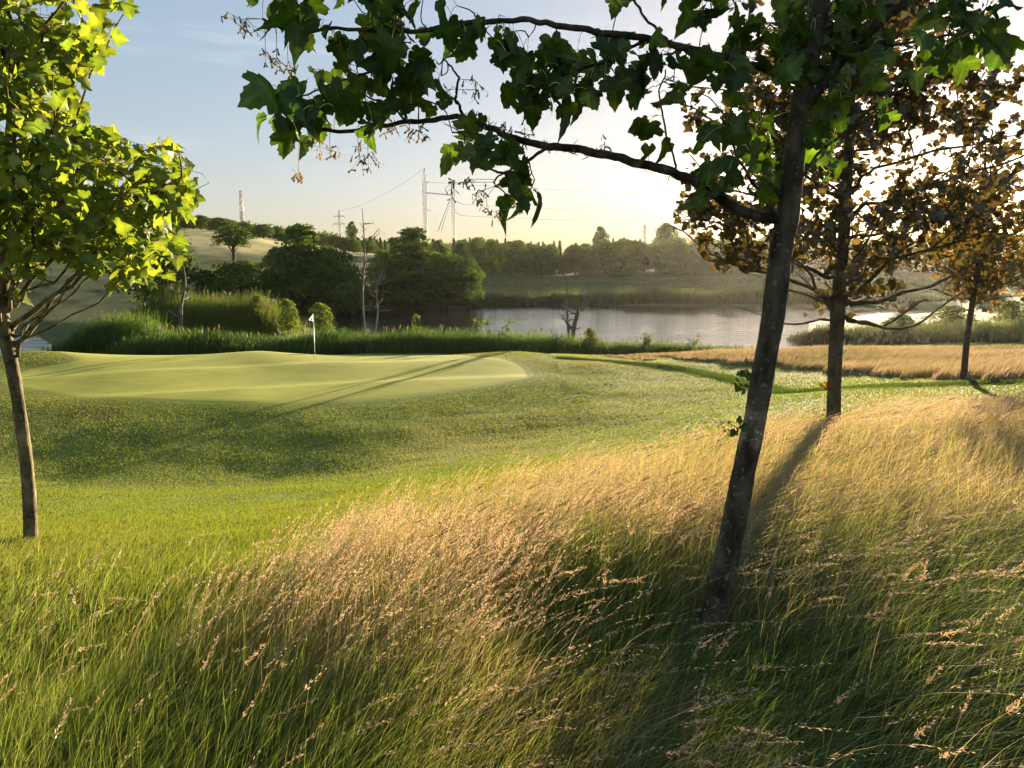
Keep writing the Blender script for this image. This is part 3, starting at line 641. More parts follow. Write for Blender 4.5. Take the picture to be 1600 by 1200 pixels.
# winged seed bunches
SB = [(378, 30), (385, 28), (415, 85), (432, 92), (450, 95), (498, 108), (505, 118), (522, 128), (545, 100), (590, 108), (500, 228), (515, 232), (560, 228), (562, 245), (612, 198), (640, 200), (655, 205), (700, 140), (742, 125), (745, 140), (735, 280), (745, 300), (760, 308), (705, 285), (775, 330), (810, 315), (820, 200), (800, 205), (790, 190), (945, 222), (575, 240), (466, 265), (625, 35), (630, 48)]
for (sx, sy) in SB:
    ac = Acc(); st = ac
    q0 = P(sx, sy, 2.85); kq = np.argmin(np.abs(anch[:, 0] / anch[:, 1] - q0[0] / q0[1]) + np.abs((anch[:, 2] - EYE) / anch[:, 1] - (q0[2] - EYE) / q0[1]))
    c_ = P(sx, sy, anch[kq, 1]); st.tube(spline([anch[kq], (anch[kq] + c_) / 2, c_], 5), .0010, 4, (.5, .45, .25))
    for _ in range(7):
        e = c_ + rng.normal(size=3) * (.016, .016, .018) + (0, 0, -.012); st.tube([c_, (c_ + e) / 2 + (0, 0, -.003), e], .0006, 3, (.5, .45, .25), cap=False)
        for sgn in (-1, 1):
            dv = nrm(rng.normal(size=3) * .6 + (sgn * .5, 0, -.9)); sd = nrm(np.cross(dv, rng.normal(size=3)))
            L_ = .024; w_ = .0042
            V = [e - sd * .0025, e + sd * .0025, e + dv * L_ * .35 - sd * .0018, e + dv * L_ * .35 + sd * .0018, e + dv * L_ * .75 - sd * w_, e + dv * L_ * .75 + sd * w_, e + dv * L_ + sd * w_ * .5]
            ac.add(V, [(0, 1, 3), (0, 3, 2), (2, 3, 5), (2, 5, 4), (4, 5, 6)], lerp(np.array((.20, .13, .05)), np.array((.26, .22, .08)), rng.random()))
    child(ac, 'seed_bunch', M_leaf2, t1)
# sprouts on the trunk and at the foot
for (sx, sy, nn) in [(1168, 582, 5), (1160, 600, 4), (1158, 662, 4), (1150, 668, 3)]:
    sp = Acc(); q = P(sx, sy, D1 - .05); pos = q + rng.normal(size=(nn, 3)) * .009
    leaves(sp, pos, .024 + .015 * rng.random(nn), LT_LO, np.tile((.06, .10, .015), (nn, 1)), .6, 1.2)
    child(sp, 'sprout', M_leaf1, t1)

# ------------------------------------------------------------------ generic leafy young tree
def leafy(root, trunk, trad, limbs, clip, nleaf, lsize, cfun, mleaf, mbark, bcol, spread=.28, tmpl=LT_LO, sides=12, nsub=6, twn=2, targets=(), tl=30, cluster=.9, tipv=(0, 0, -.45)):
    tp, trr = trunkmesh(trunk, trad, sides, root, mbark, bcol, nseg=80, wob=.06)
    skel = []; wts = []
    for (a, b, rise, ra) in limbs:       # a: index fraction on trunk, b: end point
        i0 = int(a * (len(tp) - 1)); s = tp[i0]; e = np.array(b); mid = s * .45 + e * .55 + (0, 0, rise)
        pts = spline([s, s * .75 + mid * .25 + (0, 0, rise * .1), mid, e], 16); m = len(pts)
        pts[1:] += (np.stack([fbm(np.arange(m) * .5, np.full(m, rng.random() * 99), 2) for _ in range(3)], -1)[1:] - .5) * .16 * np.linalg.norm(e - s) * .6
        ac = Acc(); ac.tube(pts, np.linspace(ra, ra * .25, m), 7, bcol, .1); 
        skel.append(pts[4:])
        L = np.linalg.norm(e - s)
        for _ in range(nsub):
            k0 = rng.integers(4, m - 1); dv = nrm(nrm(pts[k0] - pts[k0 - 1]) * .8 + rng.normal(size=3) * (.75, .75, .5) + (0, 0, .15)); l2 = L * rng.uniform(.22, .5) * (1.1 - .4 * k0 / m)
            q1 = pts[k0] + dv * l2 * .5 + rng.normal(size=3) * .05 * l2; q2 = pts[k0] + dv * l2 + (0, 0, -.06 * l2)
            if not clip(q2[None])[0] or not clip(q1[None])[0]: continue
            sb = spline([pts[k0], q1, q2], 8)
            ac.tube(sb, np.linspace(ra * .36, ra * .12, 8), 5, bcol, .05); skel.append(sb[2:])
            for _ in range(twn):
                k1 = rng.integers(3, 8); d2 = nrm(dv + rng.normal(size=3) * .8); l3 = l2 * rng.uniform(.3, .6); s3 = spline([sb[k1], sb[k1] + d2 * l3 * .6 + rng.normal(size=3) * .03, sb[k1] + d2 * l3 + (0, 0, -.04)], 5)
                if not clip(s3[-1:])[0]: continue
                ac.tube(s3, np.linspace(ra * .14, ra * .07, 5), 4, bcol); skel.append(s3[1:])
        child(ac, 'branch', mbark, root, True)
    tpos = []
    if len(targets):
        acs = []; own_ = {}; base_ = np.concatenate(skel); anch = base_.copy(); ow = [-1] * len(base_)
        ds_ = [np.min(np.linalg.norm(base_ - q, axis=1)) for q in targets]
        for qi in np.argsort(ds_):
            q = targets[qi]; dd = np.linalg.norm(anch - q, axis=1); k0 = np.argmin(dd)
            if ow[k0] < 0: acs.append(Acc()); oi = len(acs) - 1
            else: oi = ow[k0]
            ac = acs[oi]; ow += [oi] * 7
            sb = spline([anch[k0], (anch[k0] * .45 + q * .55) + rng.normal(size=3) * .07 * dd[k0] - (0, 0, .06 * dd[k0]), q], 10); ac.tube(sb, np.linspace(.009, .003, 10), 5, bcol, .05); anch = np.vstack([anch, sb[3:]])
            for _ in range(3):
                k1 = rng.integers(4, 10); s3 = spline([sb[k1], sb[k1] + rng.normal(size=3) * .08, sb[k1] + rng.normal(size=3) * .14], 4)
                if not clip(s3[-1:])[0]: continue
                ac.tube(s3, np.linspace(.003, .0015, 4), 4, bcol); tpos.append(s3[rng.integers(1, 4, tl // 5)])
            tpos.append(sb[rng.integers(3, 10, tl // 2)])
        for ac in acs: child(ac, 'side_branch', mbark, root, True)
    sk = np.concatenate(skel); sk = np.concatenate([sk, tp[int(len(tp) * .55):]])
    pick = sk[rng.integers(0, len(sk), nleaf * 3)]; pos = pick + rng.normal(size=(len(pick), 3)) * spread * .5
    pos = pos[clip(pos)][:nleaf]
    if tpos: tpos = np.concatenate(tpos); tpos = tpos + rng.normal(size=tpos.shape) * spread * .42; pos = np.concatenate([pos, tpos[clip(tpos)]])
    ac = Acc(); n = len(pos)
    leaves(ac, pos, lsize * (.65 + .6 * rng.random(n)), tmpl, cfun(pos, n), .7, .95, rng.normal(size=(n, 3)) * (1, 1, .5) + tipv)
    # leaf stalks back to the wood
    k_ = np.array([nearest(sk, pos[i:i + 400]) for i in range(0, n, 400)], dtype=object) if False else None
    child(ac, 'crown', mleaf, root)
    return tp

# left tree: sunlit
D2 = 6.0
b2 = P(47, 857, D2); b2[2] = hz1(b2[0], b2[1])
t2 = empty('sycamore_tree', b2, 'slim young sycamore with bright sunlit yellow-green leaves at the left edge', 'tree')
TR2 = [(44, 870, 17), (48, 850, 14), (47, 800, 13), (42, 730, 12.5), (33, 660, 12), (24, 600, 12), (14, 550, 12.5), (6, 515, 13), (3, 470, 11), (6, 430, 10), (8, 350, 9), (12, 250, 8), (20, 120, 7), (10, 0, 6), (-5, -150, 4.5), (-15, -330, 2.5)]
RECT2 = [(0,0,45,55),(100,0,170,55),(60,30,175,70),(170,0,212,12),(0,50,120,110),(90,75,155,100),(0,100,125,170),(60,150,125,210),(0,160,60,215),(0,205,195,290),(110,200,195,260),(180,225,290,300),(230,250,300,300),(0,270,300,335),(0,330,265,365),(0,360,100,395),(90,345,280,400),(170,385,285,440),(120,390,200,418),(215,430,242,448),(20,455,45,462),(25,395,60,430)]
m2 = RECT2
def clip2(p):
    px, py = proj(p[:, 0], p[:, 1], p[:, 2]); ok = (px < 0) | (py < -5)
    for (a, b, c, d) in m2: ok |= (px > a - 4) & (px < c + 4) & (py > b - 4) & (py < d + 4)
    ok &= ~((px < 0) & (py > 440)); return ok
def at2(px, py, dd): return P(px, py, D2 + dd)
limb2 = [(.40, at2(150, 390, -.3), -.02, .016), (.40, at2(200, 320, .15), -.02, .022), (.41, at2(265, 385, .2), -.04, .014), (.46, at2(290, 270, -.2), -.02, .024), (.5, at2(190, 230, .3), .0, .024),
         (.52, at2(120, 250, -.7), .05, .022), (.55, at2(-150, 330, .2), 0, .017), (.57, at2(-220, 230, -.3), 0, .018), (.6, at2(60, 210, .8), .1, .02), (.62, at2(160, 50, .1), .05, .022), (.63, at2(205, 5, -.1), .02, .016),
         (.66, at2(110, 130, -.3), 0, .018), (.68, at2(-130, 120, .3), .05, .02), (.7, at2(-60, 80, .8), .1, .02), (.72, at2(30, 60, -.7), .1, .02), (.75, at2(100, 0, .2), .1, .018), (.78, at2(-120, -30, 0), .1, .018), (.83, at2(80, -120, .1), .1, .015), (.88, at2(-90, -180, .2), .1, .013), (.8, at2(60, -60, .6), .1, .015), (.43, at2(120, 420, .5), -.02, .011), (.49, at2(30, 380, -.9), 0, .02), (.53, at2(90, 330, .9), 0, .02), (.5, at2(210, 300, -.6), 0, .015), (.45, at2(240, 350, 0), -.02, .014)]
tg2 = []
for (a, b, c, d) in RECT2 + [(0,370,150,440),(60,380,230,440),(-150,0,0,420),(-250,100,-100,350),(-120,-300,150,0)]:
    for _ in range(max(1, int((c - a) * (d - b) / 1500))): tg2.append(P(random.uniform(a, c), random.uniform(b, d), D2 + random.gauss(0, .28)))
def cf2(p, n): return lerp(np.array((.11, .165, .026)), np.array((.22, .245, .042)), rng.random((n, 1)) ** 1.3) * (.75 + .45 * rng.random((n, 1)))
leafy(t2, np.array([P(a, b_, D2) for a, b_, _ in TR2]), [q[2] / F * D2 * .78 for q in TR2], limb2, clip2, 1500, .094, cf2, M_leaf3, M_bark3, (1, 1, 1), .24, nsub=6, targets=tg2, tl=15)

# middle maple, in front of the sun
D3 = 9.5
b3 = P(1303, 690, D3); b3[2] = hz1(b3[0], b3[1])
t3 = empty('maple_tree', b3, 'backlit maple with brown leaves and straight trunk, second tree from the right', 'tree')
TR3 = [(1303, 705, 13.5), (1303, 680, 11.5), (1303, 620, 10.5), (1305, 560, 10.5), (1308, 500, 11), (1312, 440, 9.5), (1318, 380, 9), (1322, 300, 8), (1328, 200, 7), (1330, 80, 6), (1335, -60, 5), (1335, -220, 3), (1335, -330, 1.5)]
def clip3(p):
    px, py = proj(p[:, 0], p[:, 1], p[:, 2])
    e = ((px - 1325) / (262 - 40 * (py < 60))) ** 2 + np.where(py > 110, np.abs((py - 110) / 385) ** 4, ((py - 110) / 420) ** 2)
    wob = (fbm(px / 40, py / 40, 3) - .5) * .8
    lowgap = (py > 420) & (fbm(px / 30 + 7, py / 30, 2) > .48)
    ligh = fbm(px / 34 + 3, py / 22 + 11, 3) > .60
    return (e + wob < 1.05) & ~lowgap & ~(ligh & (rng.random(len(px)) < .75)) & (py < 492)
limb3 = []
rs = random.Random(5)
for i in range(30):
    f = .36 + .5 * (i / 30) ** .9; a = i * 2.399 + rs.uniform(-.3, .3); frac = i / 30
    zc = 500 - 30 - frac * 520; rad_ = (2.25 - .9 * max(0, frac - .45) * 1.6) * rs.uniform(.75, 1.05)
    c = P(1320, zc - rs.uniform(20, 110), D3); e = c + np.array((math.cos(a) * rad_, math.sin(a) * rad_ * .9, .0))
    limb3.append((f, e, -.12 if frac < .3 else .05, .034 - .02 * frac))
limb3 += [(.345, P(1450, 465, D3 - .2), -.22, .03), (.35, P(1160, 480, D3), -.12, .022), (.345, P(1530, 440, D3 - .4), -.3, .03), (.36, P(1110, 380, D3), -.1, .026), (.37, P(1500, 300, D3 + .2), -.1, .03), (.37, P(1080, 250, D3 - .3), -.05, .026)]
tg3 = []
while len(tg3) < 120:
    u = rng.normal(size=3); u = u / np.linalg.norm(u) * rng.random() ** .4
    tg3.append(P(1330, 110, D3) + u * np.array((2.25, 1.8, 3.0)))
tg3 += [P(a, b, D3 + random.gauss(0, .2)) for a, b in [(1110, 375), (1150, 430), (1095, 300), (1165, 465), (1130, 400), (1090, 340), (1190, 440), (1450, 455), (1530, 430), (1490, 440), (1210, 470), (1240, 400), (1400, 440), (1550, 380), (1470, 90), (1500, 140), (1530, 180), (1480, 200), (1540, 110), (1450, 250), (1500, 260), (1550, 230), (1520, 60), (1450, 330), (1500, 340), (1545, 300), (1420, 180), (1430, 60), (1480, 300), (1550, 40)]]
tg3 = [q for q in tg3 if clip3(q[None])[0]]
def cf3(p, n): return lerp(np.array((.035, .040, .012)), np.array((.085, .062, .018)), rng.random((n, 1))) * (.7 + .6 * rng.random((n, 1)))
leafy(t3, np.array([P(a, b_, D3) for a, b_, _ in TR3]), [q[2] / F * D3 for q in TR3], limb3, clip3, 5200, .088, cf3, M_leaf2, M_bark2, (1, 1, 1), .34, nsub=7, twn=2, targets=tg3, tl=34)
sp = Acc(); q = P(1292, 602, D3 - .08) + rng.normal(size=(5, 3)) * .05; leaves(sp, q, .08, LT_LO, np.tile((.14, .07, .02), (5, 1))); child(sp, 'sprout', M_leaf2, t3)

# right far young tree
D4 = 20
b4 = P(1507, 582, D4); b4[2] = hz1(b4[0], b4[1])
t4 = empty('maple_tree', b4, 'smaller young maple with thin trunk standing in tan grass at the right', 'tree')
TR4 = [(1506, 590, 6), (1507, 575, 4.8), (1512, 520, 4.4), (1520, 470, 4.2), (1528, 420, 4), (1533, 350, 3.2), (1538, 280, 2.2), (1540, 225, 1)]
def clip4(p):
    px, py = proj(p[:, 0], p[:, 1], p[:, 2]); return (((px - 1540) / 96) ** 2 + ((py - 372) / 112) ** 2 + (fbm(px / 25, py / 25, 3) - .5) * .8 < 1.0)
limb4 = []
for i in range(22):
    a = i * 2.399; fr = i / 22; e = P(1525, 455 - fr * 210, D4) + np.array((math.cos(a), math.sin(a), 0)) * (2.0 - 1.0 * fr) * rs.uniform(.7, 1)
    limb4.append((.42 + .5 * fr, e, .0, .03 - .015 * fr))
def cf4(p, n): return lerp(np.array((.06, .07, .018)), np.array((.15, .09, .022)), rng.random((n, 1))) * (.7 + .6 * rng.random((n, 1)))
leafy(t4, np.array([P(a, b_, D4) for a, b_, _ in TR4]), [q[2] / F * D4 for q in TR4], limb4, clip4, 1900, .13, cf4, M_leaf2, M_bark2, (1, 1, 1), .4, nsub=6)

# ------------------------------------------------------------------ distant tree prototypes
def crown_cloud(acc, lobes, n, size, c0, c1, jit=.5):
    lobes = np.array(lobes, float); vol = lobes[:, 3] * lobes[:, 4]; k = rng.choice(len(lobes), n, p=vol / vol.sum())
    d = nrm(rng.normal(size=(n, 3))); d[:, 2] = np.where(d[:, 2] < -.35, -d[:, 2], d[:, 2]); rr = 1 - .45 * rng.random((n, 1)) ** 1.8
    L = lobes[k]; wb = 1 + .30 * (fbm(d[:, 0] * 2.2 + k * 3.1, d[:, 2] * 2.2 + d[:, 1] * 1.7, 3)[:, None] - .5) * 2
    p = L[:, :3] + d * rr * wb * np.stack([L[:, 3], L[:, 3], L[:, 4]], -1)
    nr = nrm(d + rng.normal(size=(n, 3)) * jit); a = nrm(np.cross(nr, rng.normal(size=(n, 3)))); b = np.cross(nr, a)
    s = size * (.5 + rng.random((n, 1)))
    q = [p + a * s * rng.uniform(.5, 1.1, (n, 1)), p + b * s * rng.uniform(.3, .9, (n, 1)), p - a * s * rng.uniform(.4, 1.0, (n, 1)) + nr * s * .3, p - b * s * rng.uniform(.3, .9, (n, 1))]
    V = np.stack(q, 1).reshape(-1, 3); i = np.arange(n) * 4; T = np.concatenate([np.stack([i, i + 1, i + 2], -1), np.stack([i, i + 2, i + 3], -1)])
    tone = rng.random(len(lobes))[k][:, None] * .5 + rng.random((n, 1)) * .5
    acc.add(V, T, np.repeat(lerp(np.array(c0), np.array(c1), tone), 4, 0))
def mk_lobes(w_, h_, n, base=.15, conical=0.0):
    L = []
    for i in range(n):
        f = (i + .5) / n; z = h_ * (base + (1 - base) * f * .92); prof = math.sin(math.pi * min(1, (.18 + .80 * f))) ** .7 * (1 - conical * f)
        a = i * 2.4 + rs.uniform(-.5, .5); off = w_ * .5 * prof * rs.uniform(.25, .62); r_ = w_ * .5 * rs.uniform(.34, .52) * (.55 + .45 * prof)
        L.append((math.cos(a) * off, math.sin(a) * off, z, r_, r_ * rs.uniform(.6, .95) * h_ / w_ if h_ < w_ else r_ * rs.uniform(.7, 1.1)))
    return L
C0, C1 = (.040, .075, .018), (.125, .18, .036)
def proto(kind):
    cr_, tr_ = Acc(), Acc()
    if kind == 'round': w_, h_, L = 7, 7.5, mk_lobes(7, 7.5, 16)
    if kind == 'broad': w_, h_, L = 9, 6.5, mk_lobes(9, 6.5, 18, .12)
    if kind == 'tall': w_, h_, L = 5.5, 10, mk_lobes(5.5, 10, 18, .15, .45)
    if kind == 'bush': w_, h_, L = 5, 3.2, mk_lobes(5, 3.2, 12, .1)
    if kind == 'willow': w_, h_, L = 4, 3.6, mk_lobes(4, 3.6, 14, .2, .3)
    if kind == 'open': w_, h_, L = 6, 8, mk_lobes(6, 8, 12, .42)
    if kind == 'conifer':
        w_, h_ = 3.6, 10
        n = 1500; f = rng.random(n) ** .8; z = h_ * (.08 + .92 * f); rr = (1 - f) * w_ * .5 * (.55 + .45 * (np.sin(z * 5) * .5 + .5)) * np.sqrt(rng.random(n)); a = rng.random(n) * 6.283
        p = np.stack([np.cos(a) * rr, np.sin(a) * rr, z - rr * .25], -1); o_ = np.stack([np.cos(a), np.sin(a), -.3 + 0 * a], -1); s_ = np.stack([-np.sin(a), np.cos(a), 0 * a], -1)
        V = np.stack([p - s_ * .16, p + s_ * .16, p + o_ * .45], 1).reshape(-1, 3); i = np.arange(n) * 3; cr_.add(V, np.stack([i, i + 1, i + 2], -1), np.repeat(lerp(np.array((.015, .03, .012)), np.array((.035, .055, .018)), rng.random((n, 1))), 3, 0))
    else: crown_cloud(cr_, L, {'round': 5200, 'broad': 6000, 'tall': 5200, 'bush': 3000, 'willow': 1500, 'open': 3000}[kind], .19 if kind != 'willow' else .14, C0 if kind != 'willow' else C0w, C1 if kind != 'willow' else C1w)
    tr_.tube(spline([(0, 0, -.6), (.05, 0, h_ * .3), (-.08, .05, h_ * .6), (0, 0, h_ * .85)], 14), np.linspace(.03 * h_, .006 * h_, 14), 7, (1, 1, 1), .1)
    if kind != 'conifer':
        for l_ in L[::2]: tr_.tube(spline([(0, 0, l_[2] * .35), (l_[0] * .4, l_[1] * .4, l_[2] * .65), l_[:3]], 6), np.linspace(.012 * h_, .004 * h_, 6), 5, (1, 1, 1))
    a = mesh('crown_' + kind, np.concatenate(cr_.V), np.concatenate(cr_.T), np.concatenate(cr_.C)); a.materials.append(M_far)
    b = mesh('trunk_' + kind, np.concatenate(tr_.V), np.concatenate(tr_.T), np.concatenate(tr_.C), True); b.materials.append(M_bark2)
    return a, b, w_, h_
C0w, C1w = (.07, .11, .022), (.19, .22, .04)
PR = {k: proto(k) for k in ('round', 'broad', 'tall', 'bush', 'willow', 'open', 'conifer')}
def far_tree(name, kind, x, y, w_, h_, label, cat='tree', group=None, z=None):
    a, b, w0, h0 = PR[kind]; z = hz1(x, y) if z is None else z
    r_ = bpy.data.objects.new(name, None); sc.collection.objects.link(r_); r_.location = (x, y, z - .1); r_.scale = (w_ / w0, w_ / w0, h_ / h0); r_.rotation_euler = (0, 0, rs.uniform(0, 6.28))
    for nm, me in (('crown', a), ('trunk', b)):
        c = bpy.data.objects.new(nm, me); sc.collection.objects.link(c); c.parent = r_
    return tag(r_, label, cat, group)
def ft(name, kind, px, pytop, d, wpx, label, cat='tree', group=None):
    x = (px - 800) / F * d * 1.0; g = ray(px, pytop); ztop = EYE + g.z / g.y * d; x = g.x / g.y * d
    z = hz1(x, d); far_tree(name, kind, x, d, wpx / F * d * 1.22, max(1.2, ztop - z) * 1.04, label, cat, group, z)
ft('broadleaf_tree', 'tall', 470, 350, 84, 110, 'tall pointed broadleaf tree left of the bare birch by the pond')
ft('broadleaf_tree', 'broad', 505, 388, 86, 135, 'wide lower tree against the right flank of the tall pointed tree')
ft('broadleaf_tree', 'round', 440, 392, 82, 85, 'dark round tree against the left flank of the tall pointed tree')
ft('broadleaf_tree', 'tall', 646, 356, 97, 115, 'tall triangular tree right of the bare birch, highest of its clump')
ft('broadleaf_tree', 'round', 700, 402, 96, 92, 'dense round tree at the right of the tall triangular tree')
ft('broadleaf_tree', 'round', 640, 408, 95, 115, 'broad dark tree in front of the tall triangular tree')
ft('broadleaf_tree', 'round', 733, 408, 98, 50, 'narrow rounded tree ending the clump at the waterside')
ft('broadleaf_tree', 'open', 362, 354, 132, 66, 'lone round tree standing on the pale hillside field')
ft('broadleaf_tree', 'round', 540, 418, 90, 70, 'rounded dark tree nearest the left side of the bare birch')
ft('broadleaf_tree', 'round', 600, 395, 99, 60, 'rounded tree just right of the bare birch top')
ft('shrub', 'broad', 375, 408, 82, 125, 'low wide dark bush left of the pointed pondside tree', 'shrub')
ft('shrub', 'bush', 322, 425, 80, 70, 'dark rounded bush nearest the grey snag, left of the wide bush', 'shrub')
ft('broadleaf_tree', 'round', 245, 362, 78, 120, 'large dark tree half hidden behind the sunlit sycamore crown')
ft('shrub', 'bush', 560, 447, 96, 70, 'low bush filling the gap behind the bare birch', 'shrub')
ft('shrub', 'willow', 448, 468, 60, 42, 'light green willow bush at the right end of the reed bed', 'shrub')
ft('shrub', 'willow', 500, 474, 58, 50, 'bright yellow-green bush just behind the golf flag', 'shrub')
ft('shrub', 'willow', 400, 462, 61, 40, 'leafy willow bush in the middle of the sunlit reed bed', 'shrub')
ft('shrub', 'willow', 1490, 478, 64, 85, 'grey-green willow bush on the right bank behind the young maple trunk', 'shrub')
ft('shrub', 'willow', 1585, 470, 60, 70, 'willow bush at the right picture edge above the reeds', 'shrub')
ft('shrub', 'bush', 1410, 492, 60, 55, 'low dark bush among the right bank reeds', 'shrub')
ft('shrub', 'willow', 922, 512, 46, 34, 'pale yellowish bush at the foot of the small dead tree', 'shrub')
ft('broadleaf_tree', 'open', 939, 357, 200, 30, 'round-headed tree rising above the far wood, left of the small pylon')
ft('broadleaf_tree', 'broad', 1042, 350, 190, 48, 'high dome-shaped tree above the far wood, right of the small pylon')
ft('broadleaf_tree', 'open', 549, 348, 210, 20, 'thin-topped tree on the skyline beside the lattice pylon')
# the wood beyond the pond
r2 = random.Random(11); cnt = 0
lab = {'round': 'round dark broadleaf tree of the wood beyond the pond', 'broad': 'wide dark broadleaf tree of the wood beyond the pond', 'tall': 'tall pointed broadleaf tree of the wood beyond the pond', 'bush': 'low bush along the edge of the wood beyond the pond', 'conifer': 'small pointed spruce on the skyline of the far wood'}
TOPL = [(560, 372), (640, 375), (700, 376), (760, 374), (850, 379), (900, 380), (960, 372), (1010, 378), (1060, 366), (1100, 368), (1200, 372), (1400, 372), (1700, 355)]
def top_at(px): return float(np.interp(px, [a for a, _ in TOPL], [b for _, b in TOPL]))
for row, (d0, d1, nn) in enumerate([(158, 172, 46), (175, 192, 46), (195, 215, 42), (222, 250, 36)]):
    for i in range(nn):
        px_ = (740 if row < 1 else 600) + (1750 - (740 if row < 1 else 600)) * (i + r2.uniform(.1, .9)) / nn; d = r2.uniform(d0, d1) - (px_ - 740) * .012
        kd = r2.choice(['round', 'broad', 'round', 'tall'] if row else ['round', 'broad', 'bush', 'broad']); tp_ = top_at(px_)
        h_ = {0: r2.uniform(4, 7), 1: r2.uniform(6, 9), 2: r2.uniform(7, 9.5), 3: r2.uniform(8, 11)}[row]; x_ = (px_ - 800) / F * d
        zt = EYE + (400 - tp_ - r2.uniform(0, 6)) / F * d; z_ = hz1(x_, d); h_ = min(h_, max(3, zt - z_))
        if row == 3: h_ = max(4, zt - z_ + r2.uniform(-.8, .8))
        far_tree('bush' if kd == 'bush' else 'broadleaf_tree', kd, x_, d, h_ * r2.uniform(.85, 1.15) * (.7 if kd == 'tall' else 1.6 if kd == 'bush' else 1), h_ * (.55 if kd == 'bush' else 1), lab[kd], 'bush' if kd == 'bush' else 'tree', 'trees of the wood beyond the pond', z_)
for i in range(60):
    px_ = r2.uniform(530, 1010); d = r2.uniform(262, 300); x_ = (px_ - 800) / F * d; z_ = hz1(x_, d); zt = EYE + (400 - top_at(px_) + r2.uniform(-2, 4)) / F * d
    far_tree('spruce_tree', 'conifer', x_, d, r2.uniform(3, 4.4), max(4, zt - z_), lab['conifer'], 'tree', 'spruces on the skyline', z_)
# trees on the left hill
TL = [(150, 330), (260, 334), (300, 338), (350, 350), (400, 366), (440, 374), (480, 380), (560, 376)]
for i in range(44):
    px_ = 60 + 520 * (i + r2.uniform(0, 1)) / 44; d = r2.uniform(188, 225); x_ = (px_ - 800) / F * d; z_ = hz1(x_, d); tp_ = np.interp(px_, [a for a, _ in TL], [b for _, b in TL])
    zt = EYE + (400 - tp_ + r2.uniform(-6, 2)) / F * d
    far_tree('broadleaf_tree', r2.choice(['round', 'broad', 'round']), x_, d, r2.uniform(6, 9), max(3.5, zt - z_), 'dark tree of the wood on the crest of the left hill', 'tree', 'trees on the left hill', z_)
# closed canopy far behind, one mass
ac = Acc(); L = []
for i in range(260):
    px_ = r2.uniform(-300, 2000); d = r2.uniform(265, 420); x_ = (px_ - 800) / F * d; z_ = hz1(x_, d); tp_ = top_at(px_) if px_ > 560 else float(np.interp(px_, [a for a, _ in TL], [b for _, b in TL]))
    zt = EYE + (400 - tp_ - 5) / F * d; L.append((x_, d, max(z_ + 2, zt - 4.5), 6.5, 4.5))
crown_cloud(ac, L, 60000, .6, C0, C1); tag(ac.obj('far_wood', M_far), 'continuous dark wood closing the horizon', 'wood', kind='stuff')

# ------------------------------------------------------------------ bare trees and saplings
def bare(name, px, pybase, d, heads, label, leafn=0, lc=(.1, .15, .03), nb=12, rbase=.1, cat='tree', mat=None, blen=.3, ls=.1, basez=None):
    g = ray(px, pybase); x = g.x / g.y * d; z = hz1(x, d); root = empty(name, (x, d, z), label, cat); b = np.array((x, d, z))
    tips = []
    for hd in heads:
        tr_ = Acc()
        e = P(hd[0], hd[1], d); m = 26; pts = spline([b + (hd[2], 0, -.1), b * .62 + e * .38 + (hd[2] * .6 + rng.normal() * .08, 0, 0), b * .3 + e * .7 + (rng.normal() * .12, 0, 0), e], m); r0 = rbase * hd[3]
        tr_.tube(pts, np.linspace(r0, r0 * .18, m), 7, (1, 1, 1), .12)
        H = np.linalg.norm(e - b)
        for _ in range(nb):
            br_ = Acc(); k = rng.integers(int(m * .25), m - 2); a = rng.random() * 6.283; l_ = H * blen * rng.uniform(.35, 1) * (1.15 - k / m)
            dv = nrm(np.array((math.cos(a), math.sin(a), rng.uniform(.0, .9)))); q = spline([pts[k], pts[k] + dv * l_ * .5 + rng.normal(size=3) * l_ * .08, pts[k] + dv * l_ + (0, 0, rng.uniform(-.1, .25) * l_)], 7)
            br_.tube(q, np.linspace(r0 * .45, r0 * .12, 7), 4, (.9, .9, .9)); tips.append(q)
            for _ in range(3):
                k2 = rng.integers(2, 7); d2 = nrm(dv + rng.normal(size=3) * .7); q2 = spline([q[k2], q[k2] + d2 * l_ * .25, q[k2] + d2 * l_ * .42 + (0, 0, .05)], 4); br_.tube(q2, np.linspace(r0 * .12, r0 * .05, 4), 3, (.9, .9, .9)); tips.append(q2)
            child(br_, 'branch', mat or M_dead, root)
        child(tr_, 'trunk', mat or M_dead, root, True)
    if leafn:
        tp_ = np.concatenate(tips); q = tp_[rng.integers(0, len(tp_), leafn)] + rng.normal(size=(leafn, 3)) * .08
        ac = Acc(); leaves(ac, q, ls, LT_LO, np.array(lc) * (.7 + .6 * rng.random((leafn, 1)))); child(ac, 'crown', M_far, root)
bare('dead_birch', 570, 500, 52.5, [(566, 326, 0, 1), (600, 415, .35, .8)], 'tall bare dead birch with a thin curved top rising from the reeds', nb=16, rbase=.10, blen=.3)
bare('dead_tree', 893, 520, 48.5, [(913, 425, 0, 1), (885, 432, -.05, .6)], 'small bare dead tree standing before the open water', nb=9, rbase=.19, blen=.34)
bare('dead_snag', 285, 505, 56, [(281, 398, 0, 1)], 'thin grey snag in the reeds under the sunlit sycamore', nb=12, rbase=.16, blen=.3)
bare('sapling', 782, 525, 47.5, [(800, 487, 0, 1), (765, 495, -.1, .8)], 'leaning thin sapling at the water edge between flag and dead tree', 130, nb=6, rbase=.03, blen=.45, ls=.13)
bare('sapling', 742, 525, 47.5, [(742, 494, 0, 1), (752, 498, .1, .7)], 'sparse little sapling just left of the leaning sapling', 80, nb=6, rbase=.025, blen=.4, ls=.12)
bare('sapling', 1018, 542, 46, [(1014, 512, 0, 1)], 'leafy sapling poking above the reeds right of the dead tree', 80, nb=6, rbase=.03, blen=.4, ls=.13)
